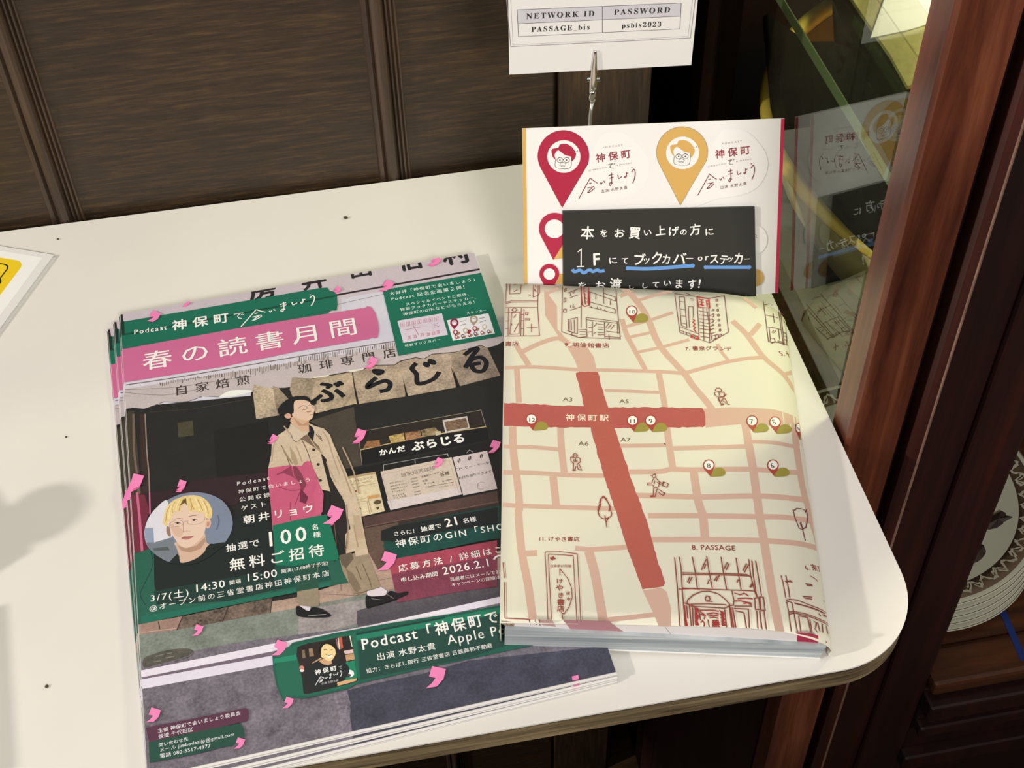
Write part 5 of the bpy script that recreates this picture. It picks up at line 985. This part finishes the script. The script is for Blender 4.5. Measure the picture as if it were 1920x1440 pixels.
# ================================================================= STICKER SHEET AND BLACK NOTE CARD
QA = ony(979, 241, .1000); QB = onx(1471, 222, .2096); QC = onx(1459, 549, .2090)
qe = (QB-QA).normalized(); qn = qe.cross(QC-QB).normalized()
if qn.y > 0: qn = -qn
qf = qn.cross(qe).normalized()
if qf.z < 0: qf = -qf
def q2(px, py): d = ray(px, py); t = (QA-CAM).dot(qn)/d.dot(qn); p = CAM+d*t-QA; return (p.dot(qe), p.dot(qf))
sht = empty('sticker_sheet', QA, 'white postcard sheet of red and gold pin stickers leaning upright behind the book', 'sticker sheet')
cs = [q2(979, 241), q2(1471, 222), q2(1459, 549)]; bl = q2(983, 560); yb_ = min(c[1] for c in cs)
zmin = [(-QA.z+.0015)/qf.z]
blv = (bl[0], (.0006-QA.z-bl[0]*qe.z)/qf.z); blv = (blv[0], max(blv[1], yb_-.012))
bm = bmesh.new(); add_prism(bm, [qe*x+qf*y for x, y in (cs[0], cs[1], cs[2], blv)], -qn*.0004); bm_obj('card_sheet', bm, M['paper'], sht)
O6 = (960, 200, 6); Q6 = (1200, 200, 6); R6 = (960, 370, 6.857); S6 = (1200, 370, 6.857)
pr = Print(q2, lambda x, y, h: qe*x+qf*y+qn*h, sht, 3950, mat='ink', base=1e-5, step=4e-6)
GD = (214, 168, 88); CRM = (174, 34, 62)
pr.part('gold_edge', 'thin gold edge strip'); pr.poly([(979.3, 241), (986.5, 240.6), (989.5, 560), (983, 560)], GD)
pr.part('red_edge', 'thin crimson edge strip'); pr.poly([(1464.5, 222.6), (1471, 222.3), (1459.2, 548.6), (1453, 548.8)], (196, 44, 78))
def teardrop(cx, cy, r, tx, ty): return [(cx+r*math.cos(math.radians(a)), cy+r*math.sin(math.radians(a))) for a in range(-205, 26, 8)]+[(tx, ty)]
def big(pn, cx, cy, tx, ty, col, bx, by, off, lab):
    pr.part('logo_bubble'); pr.spoly([(tx+8, ty-2), (cx+62, cy-25), (cx+88, cy-44), (cx+118, cy-40), (cx+142, cy-20), (cx+159, cy+8), (cx+158, cy+38), (cx+140, cy+66), (cx+110, cy+80), (cx+70, cy+86)], (250, 240, 226))
    pr.part('pin_sticker', lab); pr.spoly(teardrop(cx, cy, 48.5, tx, ty)[:1]+teardrop(cx, cy, 48.5, tx, ty), (150, 30, 52) if col[0] < 200 else (150, 140, 110), 0, 1)
    pr.poly([(cx+(x-cx)*.982, cy+(y-cy)*.982) for x, y in teardrop(cx, cy, 48.5, tx, ty)], col); pr.ell((cx+.8, cy+1), 31, 30.5, (248, 240, 228))
    f = lambda l: [(cx+(x-580)/6, cy+(y-550)/6) for x, y in [tuple(map(float, a.split(','))) for a in l.split()]]
    pr.part('face_emblem')
    pr.spoly(f('445,500 455,470 520,455 540,420 600,412 660,435 700,480 722,530 705,580 670,610 668,560 600,540 530,490 500,500 480,540 492,590 460,560'), col)
    k = (60, 48, 44)
    for l in ('492,590 490,675 560,692 660,680 668,560', '700,495 735,500 738,480'): pr.stroke(f(l), .9, k, 3)
    for x in (540, 615): pr.stroke([(cx+(x-580+33*math.cos(t))/6, cy+(595-550+28*math.sin(t))/6) for t in [6.283*q/20 for q in range(20)]], .9, k, closed=True); pr.ell((cx+(x-580)/6, cy+45/6), 1.3, 1.5, k)
    for l in ('570,592 585,592', '540,640 570,620 610,640', '530,650 570,655 605,648', '550,662 575,668 595,660', '525,575 545,560', '610,560 640,572'): pr.stroke(f(l), .8, k, 2)
    pr.part('logo_lettering'); c2 = (142, 44, 56)
    g = lambda l: U((O6[0]+off[0], O6[1]+off[1], 6), l)[0]
    pr.text('PODCAST', g('1020,470'), g('1245,440'), (130, 96, 84), 0, tr=.35, vscale=.85); pr.text('神保町', g('945,622'), g('1340,565'), c2, .02, size=18.5)
    pr.text('JIMBOCHO', g('865,725'), g('1065,690'), (130, 96, 84), 0, tr=.3, vscale=.8); pr.text('KIMASHO', g('1180,668'), g('1352,638'), (130, 96, 84), 0, tr=.3, vscale=.8)
    pr.text('出演:水野太貴', g('1000,968'), g('1300,920'), (110, 66, 60), .008, tr=.15); m = lambda x, y: (O6[0]+off[0]+x/6, O6[1]+off[1]+y/6); c3 = (120, 40, 46)
    logo_de(pr, m, 1.2, (104, 84, 66)); logo_script(pr, m, 1.5, c3)
big('red', 1056.5, 292.5, 1054, 390, CRM, 0, 0, (0, 0), 'crimson pin sticker with a bespectacled face')
big('gold', 1279, 285.5, 1275.5, 385, GD, 0, 0, (223.5, -7.5), 'golden pin sticker with a bespectacled face')
pr.part('small_pin_sticker', 'crimson pin sticker with blank centre')
pr.poly(U(R6, '540,795 645,585 720,600 720,770'), (212, 170, 90)); pr.poly(teardrop(1040, 428, 29.5, 1037.5, 487), (176, 36, 66)); pr.ell((1039.5, 428.5), 18, 17.5, (250, 240, 230))
pr.part('small_pin_sticker', 'smaller crimson pin sticker with blank centre'); pr.poly(U(R6, '545,1110 605,985 720,970 720,1110'), (204, 162, 84)); pr.poly(teardrop(1030, 513, 18.6, 1029, 552), (172, 30, 60)); pr.ell((1030, 513.3), 10.8, 10.6, (250, 242, 232))
pr.part('small_pin_sticker', 'gold rounded sticker beside the black card'); pr.ell(U(S6, '1490,1030')[0], 15, 16, (198, 158, 84)); pr.part('logo_bubble'); pr.ell(U(S6, '1490,540')[0], 21, 26, (246, 240, 228))
pr.part('tiny_letters'); pr.strokes(S6, '1480,470 1500,490;1485,500 1505,520', .8, (90, 80, 76)); pr.build()

nc = empty('note_card', QA+qn*.0016, 'black card with white handwriting and blue underlines in front of the sticker sheet', 'card')
z0 = qn*.0016
def n2(px, py): d = ray(px, py); O = QA+z0; t = (O-CAM).dot(qn)/d.dot(qn); p = CAM+d*t-O; return (p.dot(qe), p.dot(qf))
cc_ = [n2(1055, 396), n2(1415, 388), n2(1418, 556)]; b0 = n2(1056, 560)
bm = bmesh.new(); add_prism(bm, [qe*x+qf*y for x, y in (cc_[0], cc_[1], cc_[2], b0)], -qn*.0011); bm_obj('card_sheet', bm, M['black_card'], nc)
pr = Print(n2, lambda x, y, h: qe*x+qf*y+qn*h, nc, 3950, mat='ink_matt', base=1e-5, step=4e-6)
BLU = (104, 152, 206)
pr.part('blue_underline', 'wavy blue underline'); pr.strokes(R6, '775,925 800,955 835,950 860,935 890,945 915,970 950,960 975,940 1010,935 1040,955 1075,940 1105,935 1130,950 1190,942', 6.6, BLU, 4)
pr.part('blue_underline'); pr.stroke([(1177, 503), (1215, 504), (1260, 501), (1299, 498)], 7.6, BLU, 4); pr.ell((1177, 503), 3.8, 3.8, BLU); pr.ell((1299, 498), 3.8, 3.8, BLU)
pr.part('blue_underline'); pr.stroke([(1323, 501), (1360, 501), (1405, 501)], 7.2, BLU, 4); pr.ell((1323, 501), 3.6, 3.6, BLU); pr.ell((1405, 501), 3.6, 3.6, BLU)
pr.part('handwriting'); WH = (242, 242, 240)
def hw(ch, x0, x1, y, size, off=.018, v=1.0):
    pr.text(ch, (x0, y), (x1, y), WH, off, size=size, vscale=v, jit=1.0)
for ch, x, y, e, v in (('本', 1088, 445, 26, 1.1), ('を', 1125, 444, 16, 1.1), ('お', 1150, 443, 22, .95), ('買', 1178, 444, 23, 1.15), ('い', 1206, 442, 17, .9), ('上', 1229, 442, 20, 1.1), ('げ', 1252, 442, 21, 1), ('の', 1274, 440, 15, 1), ('方', 1293, 441, 22, 1.1), ('に', 1321, 441, 19, .9),
                    ('F', 1111, 497, 32, 1.1), ('に', 1141, 495, 18, .85), ('て', 1164, 494, 15, 1), ('ブ', 1185, 494, 25, 1.1), ('ッ', 1204, 493, 17, 1), ('ク', 1220, 494, 24, 1.2), ('カ', 1239, 493, 19, 1.2), ('バ', 1260, 493, 27, 1), ('ー', 1284, 490, 17, .9), ('ス', 1329, 493, 20, 1.15), ('テ', 1347, 493, 19, 1.2), ('ッ', 1362, 489, 14, 1), ('カ', 1374, 493, 20, 1.35), ('ー', 1395, 490, 12, .9),
                    ('を', 1084, 543, 18, 1), ('お', 1114, 541, 22, .95), ('渡', 1142, 542, 24, 1.2), ('し', 1177, 541, 13, .7), ('し', 1201, 540, 15, .9), ('て', 1222, 538, 15, 1), ('い', 1243, 536, 17, .85), ('ま', 1263, 538, 19, 1.15), ('す', 1289, 540, 18, 1.3), ('!', 1307, 539, 24, 1.1)):
    a, b = (x, y), (x+e*.9, y-.3); pr.text(ch, a, b, WH, .022, size=e, vscale=v, jit=1.0)
pr.stroke(U(R6, '845,700 890,665 888,890'), 2.2, WH); pr.stroke(U(R6, '835,888 930,885'), 2.4, WH); pr.text('or', (1308, 488), (1328, 486), WH, .02, size=18, jit=1)
pr.build()
